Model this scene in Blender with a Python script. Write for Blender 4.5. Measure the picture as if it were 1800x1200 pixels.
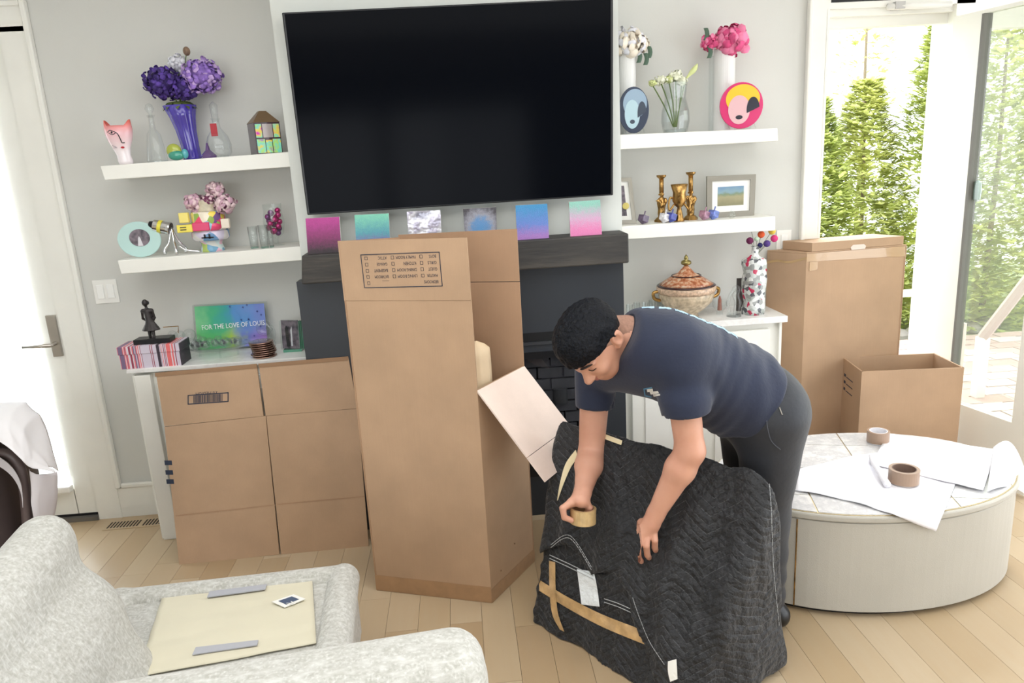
import bpy, math, random
import numpy as np
from mathutils import Vector, Matrix, noise
random.seed(7); rng = np.random.RandomState(3)
for o in list(bpy.data.objects): bpy.data.objects.remove(o)
SC = bpy.context.scene; COL = SC.collection
# ------------------------------------------------------------------ camera
H = 1.65; FPX = 1300.0
pit, rol, yaw = [math.radians(a) for a in (13.908, -3.243, 3.670)]
FW = Vector((math.sin(yaw)*math.cos(pit), math.cos(yaw)*math.cos(pit), -math.sin(pit)))
r0 = Vector((math.cos(yaw), -math.sin(yaw), 0)); u0 = r0.cross(FW)
RT = r0*math.cos(rol) + u0*math.sin(rol); UP = -r0*math.sin(rol) + u0*math.cos(rol)
CAM = Vector((0, 0, H))
cd = bpy.data.cameras.new('camera'); cam = bpy.data.objects.new('camera', cd); COL.objects.link(cam)
m = Matrix((RT, UP, -FW)).transposed().to_4x4(); m.translation = CAM; cam.matrix_world = m
cd.sensor_width = 36; cd.lens = FPX*36/1800; cd.clip_start = .05; SC.camera = cam
def ray(px, py): return (FW*FPX + RT*(px-900) - UP*(py-600)).normalized()
def PY(px, py, Y): d = ray(px, py); return CAM + d*(Y/d.y)
def PZ(px, py, z): d = ray(px, py); return CAM + d*((z-H)/d.z)
# ------------------------------------------------------------------ light
W = bpy.data.worlds.new('world'); SC.world = W; W.use_nodes = True
bg = W.node_tree.nodes['Background']; bg.inputs[0].default_value = (.93, .965, 1, 1); bg.inputs[1].default_value = 2.9
def area(name, loc, rot, sx, sy, power, col=(1, 1, 1)):
    l = bpy.data.lights.new(name, 'AREA'); l.shape = 'RECTANGLE'; l.size = sx; l.size_y = sy; l.energy = power; l.color = col
    o = bpy.data.objects.new(name, l); COL.objects.link(o); o.location = loc; o.rotation_euler = rot; return o
area('ceiling_light_panel', (.1, 1.2, 2.66), (0, 0, 0), 3.4, 2.4, 46, (.97, .985, 1))
area('left_door_daylight', (-2.3, 4.25, 1.25), (math.radians(-90), 0, 0), .9, 2.0, 70, (.95, .98, 1))
lo_ = area('right_doorway_daylight', (3.0, 4.9, 3.3), (0, 0, 0), 2.2, 1.2, 130, (.97, .99, 1)); lo_.rotation_euler = (Vector((1.9, 2.7, 0))-Vector((3.0, 4.9, 3.3))).to_track_quat('-Z', 'Y').to_euler()
area('rear_fill_light', (-1.6, -2.6, 1.6), (math.radians(90), 0, 0), 3.0, 1.2, 10, (.95, .98, 1))  # added fill lamp behind the camera, brightens faces turned this way
SC.view_settings.view_transform = 'Standard'; SC.view_settings.look = 'None'
SC.view_settings.exposure = 0.38; SC.view_settings.gamma = 1; SC.view_settings.use_curve_mapping = False
# ------------------------------------------------------------------ materials
def lin(c):
    out = []
    for v in c[:3]:
        v = v/255.0; out.append(v/12.92 if v <= .04045 else ((v+.055)/1.055)**2.4)
    return (*out, 1)
class NT:
    def __init__(s, name):
        s.m = bpy.data.materials.new(name); s.m.use_nodes = True; s.t = s.m.node_tree; s.b = s.t.nodes['Principled BSDF']
        s.out = s.t.nodes['Material Output']
    def n(s, typ, **kw):
        nd = s.t.nodes.new(typ)
        for k, v in kw.items(): setattr(nd, k, v)
        return nd
    def l(s, a, b): s.t.links.new(a, b)
    def math(s, op, a, b=None, c=None):
        nd = s.n('ShaderNodeMath', operation=op)
        for i, v in enumerate((a, b, c)):
            if v is None: continue
            if isinstance(v, (int, float)): nd.inputs[i].default_value = v
            else: s.l(v, nd.inputs[i])
        return nd.outputs[0]
    def coord(s, kind='Object'): return s.n('ShaderNodeTexCoord').outputs[kind]
    def mapped(s, scale=(1, 1, 1), rot=(0, 0, 0), kind='Object'):
        mp = s.n('ShaderNodeMapping'); s.l(s.coord(kind), mp.inputs[0]); mp.inputs['Scale'].default_value = scale; mp.inputs['Rotation'].default_value = rot
        return mp.outputs[0]
    def noise(s, scale, detail=3, vec=None, rough=.5):
        nd = s.n('ShaderNodeTexNoise'); nd.inputs['Scale'].default_value = scale; nd.inputs['Detail'].default_value = detail; nd.inputs['Roughness'].default_value = rough
        s.l(vec if vec is not None else s.coord(), nd.inputs['Vector']); return nd.outputs['Fac']
    def ramp(s, fac, stops, interp='LINEAR'):
        nd = s.n('ShaderNodeValToRGB'); s.l(fac, nd.inputs[0]); cr = nd.color_ramp; cr.interpolation = interp
        while len(cr.elements) < len(stops): cr.elements.new(.5)
        for e, (p, c) in zip(cr.elements, stops): e.position = p; e.color = lin(c)
        return nd.outputs[0]
    def mix(s, fac, a, b, mode='MIX'):
        nd = s.n('ShaderNodeMix', data_type='RGBA', blend_type=mode)
        for i, v in ((0, fac), (6, a), (7, b)):
            if isinstance(v, (int, float)): nd.inputs[i].default_value = v
            elif isinstance(v, tuple): nd.inputs[i].default_value = v if len(v) == 4 else lin(v)
            else: s.l(v, nd.inputs[i])
        return nd.outputs[2]
    def bump(s, h, strength=.3, dist=.01):
        nd = s.n('ShaderNodeBump'); nd.inputs['Strength'].default_value = strength; nd.inputs['Distance'].default_value = dist
        s.l(h, nd.inputs['Height']); s.l(nd.outputs[0], s.b.inputs['Normal'])
    def sep(s, v):
        nd = s.n('ShaderNodeSeparateXYZ'); s.l(v, nd.inputs[0]); return nd.outputs
_mc = {}
def mat(name, col, rough=.6, metal=0.0, var=0, vscale=8, bump=0, bscale=60, coat=0, trans=0, spec=None, sheen=0):
    if name in _mc: return _mc[name]
    t = NT(name); b = t.b
    b.inputs['Roughness'].default_value = rough; b.inputs['Metallic'].default_value = metal
    b.inputs['Coat Weight'].default_value = coat; b.inputs['Transmission Weight'].default_value = trans
    if sheen: b.inputs['Sheen Weight'].default_value = sheen
    if spec is not None: b.inputs['Specular IOR Level'].default_value = spec
    c2 = tuple(max(0, min(255, v*(1-var))) for v in col); c1 = tuple(max(0, min(255, v*(1+var*.6))) for v in col)
    f = t.noise(vscale, 4); t.l(t.ramp(f, [(.3, c2), (.7, c1)]), b.inputs['Base Color'])
    if bump: t.bump(t.noise(bscale, 3), bump, .005)
    _mc[name] = t.m; return t.m
def glass(name, tint=(250, 253, 252), refl=.35, rough=0.02):
    if name in _mc: return _mc[name]
    t = NT(name); t.t.nodes.remove(t.b)
    tr = t.n('ShaderNodeBsdfTransparent'); tr.inputs[0].default_value = lin(tint)
    gl = t.n('ShaderNodeBsdfGlossy'); gl.inputs['Roughness'].default_value = rough
    lw = t.n('ShaderNodeLayerWeight'); lw.inputs[0].default_value = .5
    fac = t.math('ADD', t.math('MULTIPLY', t.math('POWER', lw.outputs['Facing'], 3.0), refl), .05)
    mx = t.n('ShaderNodeMixShader'); t.l(fac, mx.inputs[0]); t.l(tr.outputs[0], mx.inputs[1]); t.l(gl.outputs[0], mx.inputs[2])
    t.l(mx.outputs[0], t.out.inputs[0]); _mc[name] = t.m; return t.m
# ------------------------------------------------------------------ mesh builder
class MB:
    def __init__(s): s.v = []; s.f = []; s.mi = []; s.cur = 0
    def add(s, vs, fs):
        n = len(s.v); s.v += [tuple(v) for v in vs]; s.f += [tuple(i+n for i in f) for f in fs]; s.mi += [s.cur]*len(fs); return s
    def slab(s, quad, d):                         # quad: 4 front points, d: thickness vector
        q = [Vector(p) for p in quad]; d = Vector(d); b = [p+d for p in q]; n = len(q)
        fs = [tuple(range(n)), tuple(range(2*n-1, n-1, -1))] + [(i, n+i, n+(i+1) % n, (i+1) % n) for i in range(n)]
        return s.add(q+b, fs)
    def box(s, x0, x1, y0, y1, z0, z1):
        return s.slab([(x0, y0, z0), (x1, y0, z0), (x1, y0, z1), (x0, y0, z1)], (0, y1-y0, 0))
    def lathe(s, prof, c=(0, 0, 0), seg=24, sx=1, sy=1, M=None, cap=True):
        c = Vector(c); vs = []; fs = []; n = len(prof)
        for r, z in prof:
            for k in range(seg):
                a = 2*math.pi*k/seg; v = Vector((r*sx*math.cos(a), r*sy*math.sin(a), z))
                if M is not None: v = M @ v
                vs.append(c+v)
        for i in range(n-1):
            for k in range(seg):
                k2 = (k+1) % seg; fs.append((i*seg+k, i*seg+k2, (i+1)*seg+k2, (i+1)*seg+k))
        if cap:
            fs.append(tuple(range(seg-1, -1, -1))); fs.append(tuple((n-1)*seg+k for k in range(seg)))
        return s.add(vs, fs)
    def sphere(s, c, r, seg=16, rings=9, sx=1, sy=1, sz=1, M=None):
        pr = [(max(r*math.sin(math.pi*i/rings), 1e-5), -r*sz*math.cos(math.pi*i/rings)) for i in range(rings+1)]
        return s.lathe(pr, c, seg, sx, sy, M, cap=False)
    def tube(s, pts, rad, seg=8, cap=True):
        P = [Vector(p) for p in pts]; n = len(P); R_ = rad if hasattr(rad, '__len__') else [rad]*n
        vs = []; fs = []; prev = None
        for i, p in enumerate(P):
            t = (P[min(i+1, n-1)]-P[max(i-1, 0)]).normalized()
            if prev is None: a = t.orthogonal().normalized()
            else: a = (prev - t*prev.dot(t)); a = a.normalized() if a.length > 1e-6 else t.orthogonal().normalized()
            prev = a; b = t.cross(a)
            for k in range(seg):
                th = 2*math.pi*k/seg; vs.append(p+(a*math.cos(th)+b*math.sin(th))*R_[i])
        for i in range(n-1):
            for k in range(seg):
                k2 = (k+1) % seg; fs.append((i*seg+k, i*seg+k2, (i+1)*seg+k2, (i+1)*seg+k))
        if cap: fs.append(tuple(range(seg-1, -1, -1))); fs.append(tuple((n-1)*seg+k for k in range(seg)))
        return s.add(vs, fs)
    def grid(s, fn, nu, nv):
        vs = [fn(i/(nu-1), j/(nv-1)) for j in range(nv) for i in range(nu)]
        fs = [(j*nu+i, j*nu+i+1, (j+1)*nu+i+1, (j+1)*nu+i) for j in range(nv-1) for i in range(nu-1)]
        return s.add(vs, fs)
    def ribbon(s, pts, w):                        # flat strip; w = width vector (or list)
        P = [Vector(p) for p in pts]; ws = w if isinstance(w, list) else [w]*len(P)
        vs = [p-Vector(x)*.5 for p, x in zip(P, ws)]+[p+Vector(x)*.5 for p, x in zip(P, ws)]; n = len(P)
        return s.add(vs, [(i, i+1, n+i+1, n+i) for i in range(n-1)])
def root_off(o):
    v = Vector((0, 0, 0))
    while o: v += o.location; o = o.parent
    return v
def tag(o, label=None, cat=None, group=None, kind=None):
    for k, v in (('label', label), ('category', cat), ('group', group), ('kind', kind)):
        if v: o[k] = v
    return o
def obj(name, mb, mt, parent=None, smooth=False, bevel=0, solid=0, sub=0, label=None, loc=None, kind=None, local=False):
    """geometry in world metres; parent offsets are removed so that it stays where it was authored"""
    me = bpy.data.meshes.new(name); off = root_off(parent) if parent else Vector((0, 0, 0))
    if loc is None: loc = Vector((0, 0, 0))
    if local: off = Vector((0, 0, 0))
    sh = off + Vector(loc)
    me.from_pydata([(v[0]-sh.x, v[1]-sh.y, v[2]-sh.z) for v in mb.v], [], mb.f)
    ms = mt if isinstance(mt, list) else [mt]
    for q in ms: me.materials.append(q)
    if len(ms) > 1: me.polygons.foreach_set('material_index', mb.mi)
    o = bpy.data.objects.new(name, me); COL.objects.link(o); o.location = loc
    if parent: o.parent = parent
    import bmesh
    bm = bmesh.new(); bm.from_mesh(me); bmesh.ops.recalc_face_normals(bm, faces=bm.faces); bm.to_mesh(me); bm.free()
    if smooth: me.polygons.foreach_set('use_smooth', [True]*len(me.polygons))
    if solid: md = o.modifiers.new('s', 'SOLIDIFY'); md.thickness = solid; md.offset = 0
    if bevel: md = o.modifiers.new('b', 'BEVEL'); md.width = bevel; md.segments = 2; md.limit_method = 'ANGLE'
    if sub: md = o.modifiers.new('u', 'SUBSURF'); md.levels = sub; md.render_levels = sub
    if label: o['label'] = label
    if kind: o['kind'] = kind
    return o
def thing(name, label, cat, loc, group=None):
    o = bpy.data.objects.new(name, None); COL.objects.link(o); o.location = Vector(loc); o.empty_display_size = .05
    return tag(o, label, cat, group)
def struct(name, mb, mt, parent=None, **k):
    o = obj(name, mb, mt, parent, **k)
    if not parent: o['kind'] = 'structure'
    return o
def copy_tree(o, parent=None):
    c = o.copy(); COL.objects.link(c); c.parent = parent
    for ch in list(o.children): copy_tree(ch, c)
    return c
def bez(pts, n=8):                               # catmull-rom through points
    P = [Vector(p) for p in pts]; out = []
    for i in range(len(P)-1):
        a, b, c, d = P[max(i-1, 0)], P[i], P[i+1], P[min(i+2, len(P)-1)]
        for k in range(n):
            t = k/n; out.append(.5*((2*b)+(-a+c)*t+(2*a-5*b+4*c-d)*t*t+(-a+3*b-3*c+d)*t**3))
    return out+[P[-1]]
def text_mb(mb, s, size, org, ux, uy, nrm, mirror=False, off=.0012, align='LEFT', width=None):
    cu = bpy.data.curves.new('t', 'FONT'); cu.body = s; cu.size = size; cu.align_x = align; cu.resolution_u = 2
    ob = bpy.data.objects.new('t', cu); COL.objects.link(ob)
    me = bpy.data.meshes.new_from_object(ob)
    ux, uy, nrm, org = Vector(ux), Vector(uy), Vector(nrm), Vector(org)
    if width: ux = ux*(width/max(v.co.x for v in me.vertices))
    mb.add([org+ux*v.co.x+uy*v.co.y+nrm*off for v in me.vertices], [tuple(p.vertices) for p in me.polygons])
    bpy.data.objects.remove(ob); bpy.data.meshes.remove(me); bpy.data.curves.remove(cu); return mb
# ------------------------------------------------------------------ implicit surfaces (bodies and cloth)
def cap_(P, a, b, ra, rb):
    a = np.array(a, float); b = np.array(b, float); ab = b-a; t = np.clip(((P-a)@ab)/(ab@ab), 0, 1)
    return np.linalg.norm(P-a-t[..., None]*ab, axis=-1)-(ra+(rb-ra)*t)
def ell_(P, c, r, M=None):
    q = P-np.array(c, float)
    if M is not None: q = q@np.array(M, float).T      # rows of M = local axes in world
    r = np.array(r, float); k0 = np.linalg.norm(q/r, axis=-1); k1 = np.linalg.norm(q/(r*r), axis=-1)+1e-9
    return k0*(k0-1)/k1
def smin(a, b, k): h = np.clip(.5+.5*(b-a)/k, 0, 1); return b+(a-b)*h-k*h*(1-h)
def smax(a, b, k): return -smin(-a, -b, k)
def surface_net(fn, lo, hi, h):
    lo = np.array(lo, float); hi = np.array(hi, float); n = np.ceil((hi-lo)/h).astype(int)+1
    ax = [lo[i]+h*np.arange(n[i]) for i in range(3)]
    S = np.empty(n, dtype=np.float32)
    YY, ZZ = np.meshgrid(ax[1], ax[2], indexing='ij')
    for i0 in range(0, n[0], 12):
        xs = ax[0][i0:i0+12]
        G = np.empty((len(xs), n[1], n[2], 3)); G[..., 0] = xs[:, None, None]; G[..., 1] = YY; G[..., 2] = ZZ
        S[i0:i0+12] = fn(G)
    ins = S < 0
    c = [(i, j, k) for i in (0, 1) for j in (0, 1) for k in (0, 1)]
    sl = lambda A, d: A[d[0]:A.shape[0]-1+d[0], d[1]:A.shape[1]-1+d[1], d[2]:A.shape[2]-1+d[2]]
    cnt = sum(sl(ins, d).astype(np.int8) for d in c); act = (cnt > 0) & (cnt < 8)
    idx = -np.ones(act.shape, int); ii = np.argwhere(act); idx[act] = np.arange(len(ii))
    acc = np.zeros((len(ii), 3)); w = np.zeros(len(ii))
    for a in c:
        for axis in range(3):
            if a[axis]: continue
            b = list(a); b[axis] = 1
            A = S[ii[:, 0]+a[0], ii[:, 1]+a[1], ii[:, 2]+a[2]]; B = S[ii[:, 0]+b[0], ii[:, 1]+b[1], ii[:, 2]+b[2]]
            cr = (A < 0) != (B < 0); t = np.where(cr, A/(A-B+1e-12*(A == B)), 0)
            p = np.tile(np.array(a, float), (len(ii), 1)); p[:, axis] = t
            acc += p*cr[:, None]; w += cr
    V = lo+h*(ii+acc/w[:, None])
    F = []
    for axis in range(3):
        u, v = [(1, 2), (2, 0), (0, 1)][axis]
        d = [0, 0, 0]; d[axis] = 1
        A = ins[:-1] if axis == 0 else ins[:, :-1] if axis == 1 else ins[:, :, :-1]
        B = ins[1:] if axis == 0 else ins[:, 1:] if axis == 1 else ins[:, :, 1:]
        e = np.argwhere(A != B); ok = (e[:, u] > 0) & (e[:, v] > 0) & (e[:, u] < idx.shape[u]) & (e[:, v] < idx.shape[v]) & (e[:, axis] < idx.shape[axis]); e = e[ok]
        flip = A[tuple(e.T)]
        def at(du, dv):
            q = e.copy(); q[:, u] -= du; q[:, v] -= dv; return idx[tuple(q.T)]
        q = np.stack([at(0, 0), at(1, 0), at(1, 1), at(0, 1)], 1); q[~flip] = q[~flip][:, ::-1]
        F.append(q[(q >= 0).all(1)])
    return V, np.concatenate(F)
def net_mb(fn, lo, hi, h, mb=None):
    V, F = surface_net(fn, lo, hi, h); mb = mb or MB(); return mb.add(V.tolist(), F.tolist())
def march(fn, px, py, t0=1.0, t1=5.0):
    d = np.array(ray(px, py)); o = np.array(CAM); t = t0
    for _ in range(90):
        q = fn((o+d*t)[None, :])[0]
        if q < .0006: return Vector(o+d*t)
        t += max(q*.85, .001)
        if t > 3.4: break
    return None
def march_hit(fn, px, py):
    for k in range(0, 40, 4):                     # step down/inwards past the silhouette until the surface is met
        p = march(fn, px, py+k)
        if p is not None: return p
    return Vector((0, 9, 0))
# ------------------------------------------------------------------ shared materials
WALL = mat('wall_paint', (210, 210, 205), .85, var=.01, vscale=3, bump=.05, bscale=180)
TRIM = mat('white_trim_paint', (238, 237, 230), .45, var=.01)
WHITE = mat('white_satin', (240, 239, 234), .35, var=.01)
def card_mat(name, c, streak=1):
    t = NT(name); t.b.inputs['Roughness'].default_value = .8
    f = t.noise(5, 4); base = t.ramp(f, [(.25, tuple(v*.94 for v in c)), (.75, tuple(min(255, v*1.04) for v in c))])
    fl = t.noise(1.0, 2, t.mapped((260, 260, 6))); sp = t.noise(420, 2)
    m1 = t.mix(t.math('MULTIPLY', fl, .16), base, tuple(v*.8 for v in c)); m2 = t.mix(t.math('MULTIPLY', sp, .18), m1, tuple(v*.78 for v in c))
    t.l(m2, t.b.inputs['Base Color']); t.bump(fl, .12, .002); return t.m
CARD = card_mat('kraft_cardboard', (188, 156, 126)); CARD_IN = card_mat('kraft_cardboard_inside', (178, 143, 113))
CARD_PALE = card_mat('pale_lit_cardboard', (240, 220, 208))  # kraft card paled to carry the light falling on the side flap
EDGE = mat('cardboard_cut_edge', (150, 118, 90), .9)
INK = mat('navy_box_ink', (44, 52, 70), .8)
TAPE = mat('tan_packing_tape', (190, 160, 118), .12, var=.06, vscale=20, bump=.25, bscale=35, coat=.6)
PAPER = mat('white_packing_paper', (236, 235, 240), .75, var=.015, bump=.12, bscale=14)
BRASS = mat('aged_brass', (178, 140, 84), .28, metal=1, var=.25, vscale=40, bump=.4, bscale=90)
STEEL = mat('brushed_steel', (190, 184, 176), .3, metal=1, var=.05)
CHROME = mat('chrome', (225, 225, 228), .08, metal=1)
BLACK = mat('black_satin', (18, 19, 23), .35)
GLASS = glass('clear_glass'); CRYSTAL = glass('crystal_glass', (251, 253, 253), .75, .0); PANE = glass('window_pane', (252, 254, 254), .12, .0)
def slabobj(name, pts, d, mt, parent=None, **k): return obj(name, MB().slab(pts, d), mt, parent, **k)
# ------------------------------------------------------------------ floor of oak planks (run towards the wall)
def oak():
    t = NT('oak_plank'); oi = t.n('ShaderNodeObjectInfo')
    c = t.ramp(oi.outputs['Random'], [(0, (168, 145, 115)), (.25, (183, 164, 136)), (.5, (192, 175, 149)), (.75, (176, 155, 124)), (1, (202, 187, 163))])
    vec = t.n('ShaderNodeVectorMath', operation='ADD'); t.l(t.mapped((26, 2.0, 26)), vec.inputs[0])
    cx = t.n('ShaderNodeCombineXYZ'); t.l(t.math('MULTIPLY', oi.outputs['Random'], 90), cx.inputs[1]); t.l(cx.outputs[0], vec.inputs[1])
    g = t.noise(1.4, 5, vec.outputs[0], .6)
    col = t.mix(t.math('MULTIPLY', g, .42), c, (176, 144, 104)); t.l(col, t.b.inputs['Base Color'])
    t.b.inputs['Roughness'].default_value = .34; t.bump(g, .06, .002); return t.m
OAK = oak()
fl = struct('floor', MB().box(-4.0, 3.35, -2.8, 3.75, -.12, -.016), mat('subfloor', (120, 98, 72), .9))
PWD = .118
for i, x in enumerate(np.arange(-3.2, 3.3, PWD)):
    far = 3.58 if not 1.75 < x < 2.45 else 3.74
    y = far - (.35+.9*rng.rand())
    a = far
    while a > .9:
        b = max(.9, y)
        vis = a > 1.6
        obj('plank', MB().box(x+.0006, x+PWD-.0006, b+.0008, a-.0004, -.02, 0), OAK, fl, bevel=0)
        a = b; y = b-(.8+.95*rng.rand())
        if x < -2.3 and a < 2.2 or x > 2.7 and a < 2.4: break
obj('plank_field', MB().box(-4, 3.3, -2.8, .9, -.02, 0), OAK, fl, kind='stuff')
# ------------------------------------------------------------------ walls, ceiling
YW = 3.58; ZC = 2.72
DL0, DL1 = -2.75, PY(178, 908, YW).x          # left door opening
dz_top = PY(18, 57, YW).z
DR0, DR1, DRT = 1.775, 2.42, 2.235
w = MB()
w.box(-4.0, DL0, YW, YW+.16, 0, ZC); w.box(DL0, DL1, YW, YW+.16, dz_top, ZC); w.box(DL1, DR0, YW, YW+.16, 0, ZC)
w.box(DR0, DR1, YW, YW+.16, DRT, ZC); w.box(DR1, 3.3, YW, YW+.16, 2.3, ZC); w.box(DR1+.0, DR1+.075, YW, YW+.16, 0, 2.3); w.box(3.1, 3.3, YW, YW+.16, 0, 2.3)
wall = struct('wall_back', w, WALL)
CHY = 3.28; CX0, CX1 = -.688, .731
struct('wall_chimney_breast', MB().box(CX0, CX1, CHY, YW, 0, ZC), mat('chimney_paint', (218, 221, 216), .8, var=.01))
struct('ceiling', MB().box(-4.0, 3.3, -2.8, YW+.16, ZC, ZC+.1), mat('ceiling_paint', (240, 240, 236), .9))
struct('wall_left', MB().box(-4.1, -4.0, -2.8, YW+.16, 0, ZC), WALL)
struct('wall_rear', MB().box(-4.0, 3.3, -2.9, -2.8, 0, .85).box(-4.0, 3.3, -2.9, -2.8, 2.25, ZC).box(-4.0, -3.2, -2.9, -2.8, .85, 2.25).box(.9, 3.3, -2.9, -2.8, .85, 2.25).box(-.9, -.7, -2.9, -2.8, .85, 2.25), WALL)  # unseen wall, added with openings sized to cut the low front light
wr = MB(); X0 = 3.3
wr.box(X0, X0+.12, -2.8, -1.2, 0, ZC); wr.box(X0, X0+.12, -1.2, 3.4, 2.35, ZC); wr.box(X0, X0+.12, 3.4, YW+.16, 0, ZC); wr.box(X0, X0+.12, .9, 1.05, 0, 2.35)
struct('wall_right', wr, WALL)
# left door casing and door
cz = PY(50, 5, YW).z; cxr = PY(50, 5, YW).x+.0
cxr = .5*(PY(50, 5, YW).x+PY(208, 855, YW).x)
struct('trim_1', MB().box(DL1, cxr-.012, YW-.02, YW, 0, dz_top+.02).box(-2.95, cxr-.012, YW-.02, YW, dz_top, cz-.012), TRIM)
pz = PY(208, 855, YW).z
bb = MB().box(cxr-.016, cxr+.008, YW-.032, YW, pz, cz+.008).box(-2.95, cxr-.016, YW-.032, YW, cz-.014, cz+.008).box(cxr+.008, -1.455, YW-.022, YW, pz-.004, pz+.02)
struct('trim_2', bb, TRIM, bevel=.006)
struct('baseboard_back', MB().box(cxr-.05, -1.45, YW-.016, YW, 0, pz-.004), TRIM)
d1 = struct('door_1', MB().box(DL1-.003-.10, DL1-.006, YW-.005, YW+.04, .035, dz_top-.012)
            .box(DL0+.01, DL0+.12, YW-.005, YW+.04, .035, dz_top-.012).box(DL0+.12, DL1-.10, YW-.005, YW+.04, .035, .17).box(DL0+.12, DL1-.10, YW-.005, YW+.04, dz_top-.14, dz_top-.012), TRIM)
obj('door_glass', MB().box(DL0+.12, DL1-.10, YW+.01, YW+.018, .17, dz_top-.14), PANE, d1)
obj('threshold', MB().box(DL0, DL1, YW-.03, YW+.05, 0.0, .02), mat('grey_threshold', (120, 116, 110), .5, metal=.4), d1)
obj('weather_strip', MB().box(DL0, DL1-.008, YW+.0, YW+.04, .02, .034).box(DL1-.006, DL1, YW+.004, YW+.03, .02, dz_top-.01).box(DL0, DL1, YW+.004, YW+.02, dz_top-.012, dz_top), BLACK, d1)
hp = PY(96, 590, YW-.01)
obj('escutcheon', MB().box(hp.x-.022, hp.x+.022, YW-.018, YW-.004, hp.z-.10, hp.z+.10), STEEL, d1, bevel=.002)
obj('door_handle', MB().tube([(hp.x, YW-.018, hp.z-.035), (hp.x, YW-.06, hp.z-.035)], .009).tube([(hp.x+.005, YW-.06, hp.z-.035), (hp.x-.125, YW-.062, hp.z-.035)], .0095), STEEL, d1, smooth=True)
# honeycomb shade mounted on the door
def shade_mat():
    t = NT('white_honeycomb_shade'); t.t.nodes.remove(t.b)
    a = t.n('ShaderNodeBsdfTranslucent'); a.inputs[0].default_value = (.96, .97, 1, 1); d = t.n('ShaderNodeBsdfDiffuse'); d.inputs[0].default_value = lin((240, 242, 243))
    mx = t.n('ShaderNodeMixShader'); mx.inputs[0].default_value = .3; t.l(a.outputs[0], mx.inputs[1]); t.l(d.outputs[0], mx.inputs[2]); t.l(mx.outputs[0], t.out.inputs[0]); return t.m
shx = DL1-.108
sh = thing('honeycomb_shade', 'white pleated honeycomb shade covering the glass of the left door', 'shade', (shx-.4, YW-.03, .2))
mb = MB(); ztop, zbot = dz_top-.10, .205; nn = 96
pts = [(YW-.012-(.02 if k % 2 else 0), zbot+(ztop-zbot)*k/nn) for k in range(nn+1)]
vs = [(DL0+.1, y, z) for y, z in pts]+[(shx, y, z) for y, z in pts]; mb.add(vs, [(i, i+1, nn+2+i, nn+1+i) for i in range(nn)])
obj('pleated_fabric', mb, shade_mat(), sh)
obj('bottom_rail', MB().box(DL0+.1, shx+.012, YW-.05, YW-.008, .165, .2), WHITE, sh, bevel=.008)
obj('head_rail', MB().box(DL0+.1, shx+.012, YW-.05, YW-.008, ztop, ztop+.045), WHITE, sh, bevel=.006)
# right doorway casing, frame and open door leaf
cr0 = PY(1420, 100, YW).x; 
struct('trim_3', MB().box(cr0, DR0, YW-.02, YW, 0, 2.6).box(DR0-.001, DR0+.012, YW-.02, YW+.16, 0, DRT), TRIM)
struct('trim_4', MB().box(cr0-.014, cr0+.006, YW-.034, YW, 0, 2.6), TRIM, bevel=.006)
struct('trim_5', MB().box(DR0, DR1+.07, YW-.02, YW, DRT-.0, DRT+.35).box(DR0, DR1, YW+.0, YW+.16, DRT-.03, DRT).box(DR0, DR1, YW+.04, YW+.1, DRT-.075, DRT-.03), TRIM)
struct('trim_6', MB().box(DR1-.02, DR1+.075, YW-.02, YW+.16, 0, 2.3), TRIM)
struct('trim_7', MB().box(DR0, DR1, YW, YW+.16, 0, .03), TRIM)
dd = Vector((.1922, -.9813, 0)).normalized(); nd = Vector((-dd.y, dd.x, 0))*-.045   # open leaf
o0 = Vector((DR1+.0, YW-.03, 0))
def leaf(a, b, z0, z1, mb, th=1, off=0): 
    p, q = o0+dd*a+nd*off, o0+dd*b+nd*off
    return mb.slab([p+Vector((0, 0, z0)), q+Vector((0, 0, z0)), q+Vector((0, 0, z1)), p+Vector((0, 0, z1))], nd*th)
def onleaf(px, py):
    r = ray(px, py); n = Vector((-dd.y, dd.x, 0)); t = (o0.dot(n)-CAM.dot(n))/r.dot(n); return CAM+r*t
g0 = (onleaf(1727, 25)-o0).dot(dd); g1 = (onleaf(1785, 737)-o0).dot(dd); gz0 = onleaf(1740, 722).z; gz1 = onleaf(1740, 20).z
g0 = .5*(g0+(onleaf(1692, 706)-o0).dot(dd)); g1 += .02; gz1=min(gz1,2.16)
print('leaf', g0, g1, gz0, gz1)
d2 = struct('door_2', leaf(g1, g1+.1, .02, DRT-.06, leaf(0, g0, .02, DRT-.06, leaf(g0, g1, .02, gz0, leaf(g0, g1, gz1, DRT-.06, MB())))), TRIM)
obj('door_glass', leaf(g0, g1, gz0, gz1, MB(), .15, .45), glass('tinted_pane', (238, 240, 234), .2, 0), d2)
obj('glazing_bead', leaf(g0-.004, g0+.01, gz0, gz1, MB(), 1.04, -.02), mat('grey_gasket', (110, 108, 104), .6), d2)
hp = onleaf(1718, 335)
obj('door_sensor', MB().lathe([(.001, 0), (.022, .012), (.026, .05), (.022, .088), (.001, .1)], hp+Vector((-.008, -.01, -.05)), 8, sx=.5), mat('sensor_blue_white', (205, 228, 235), .3), d2)
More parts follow.
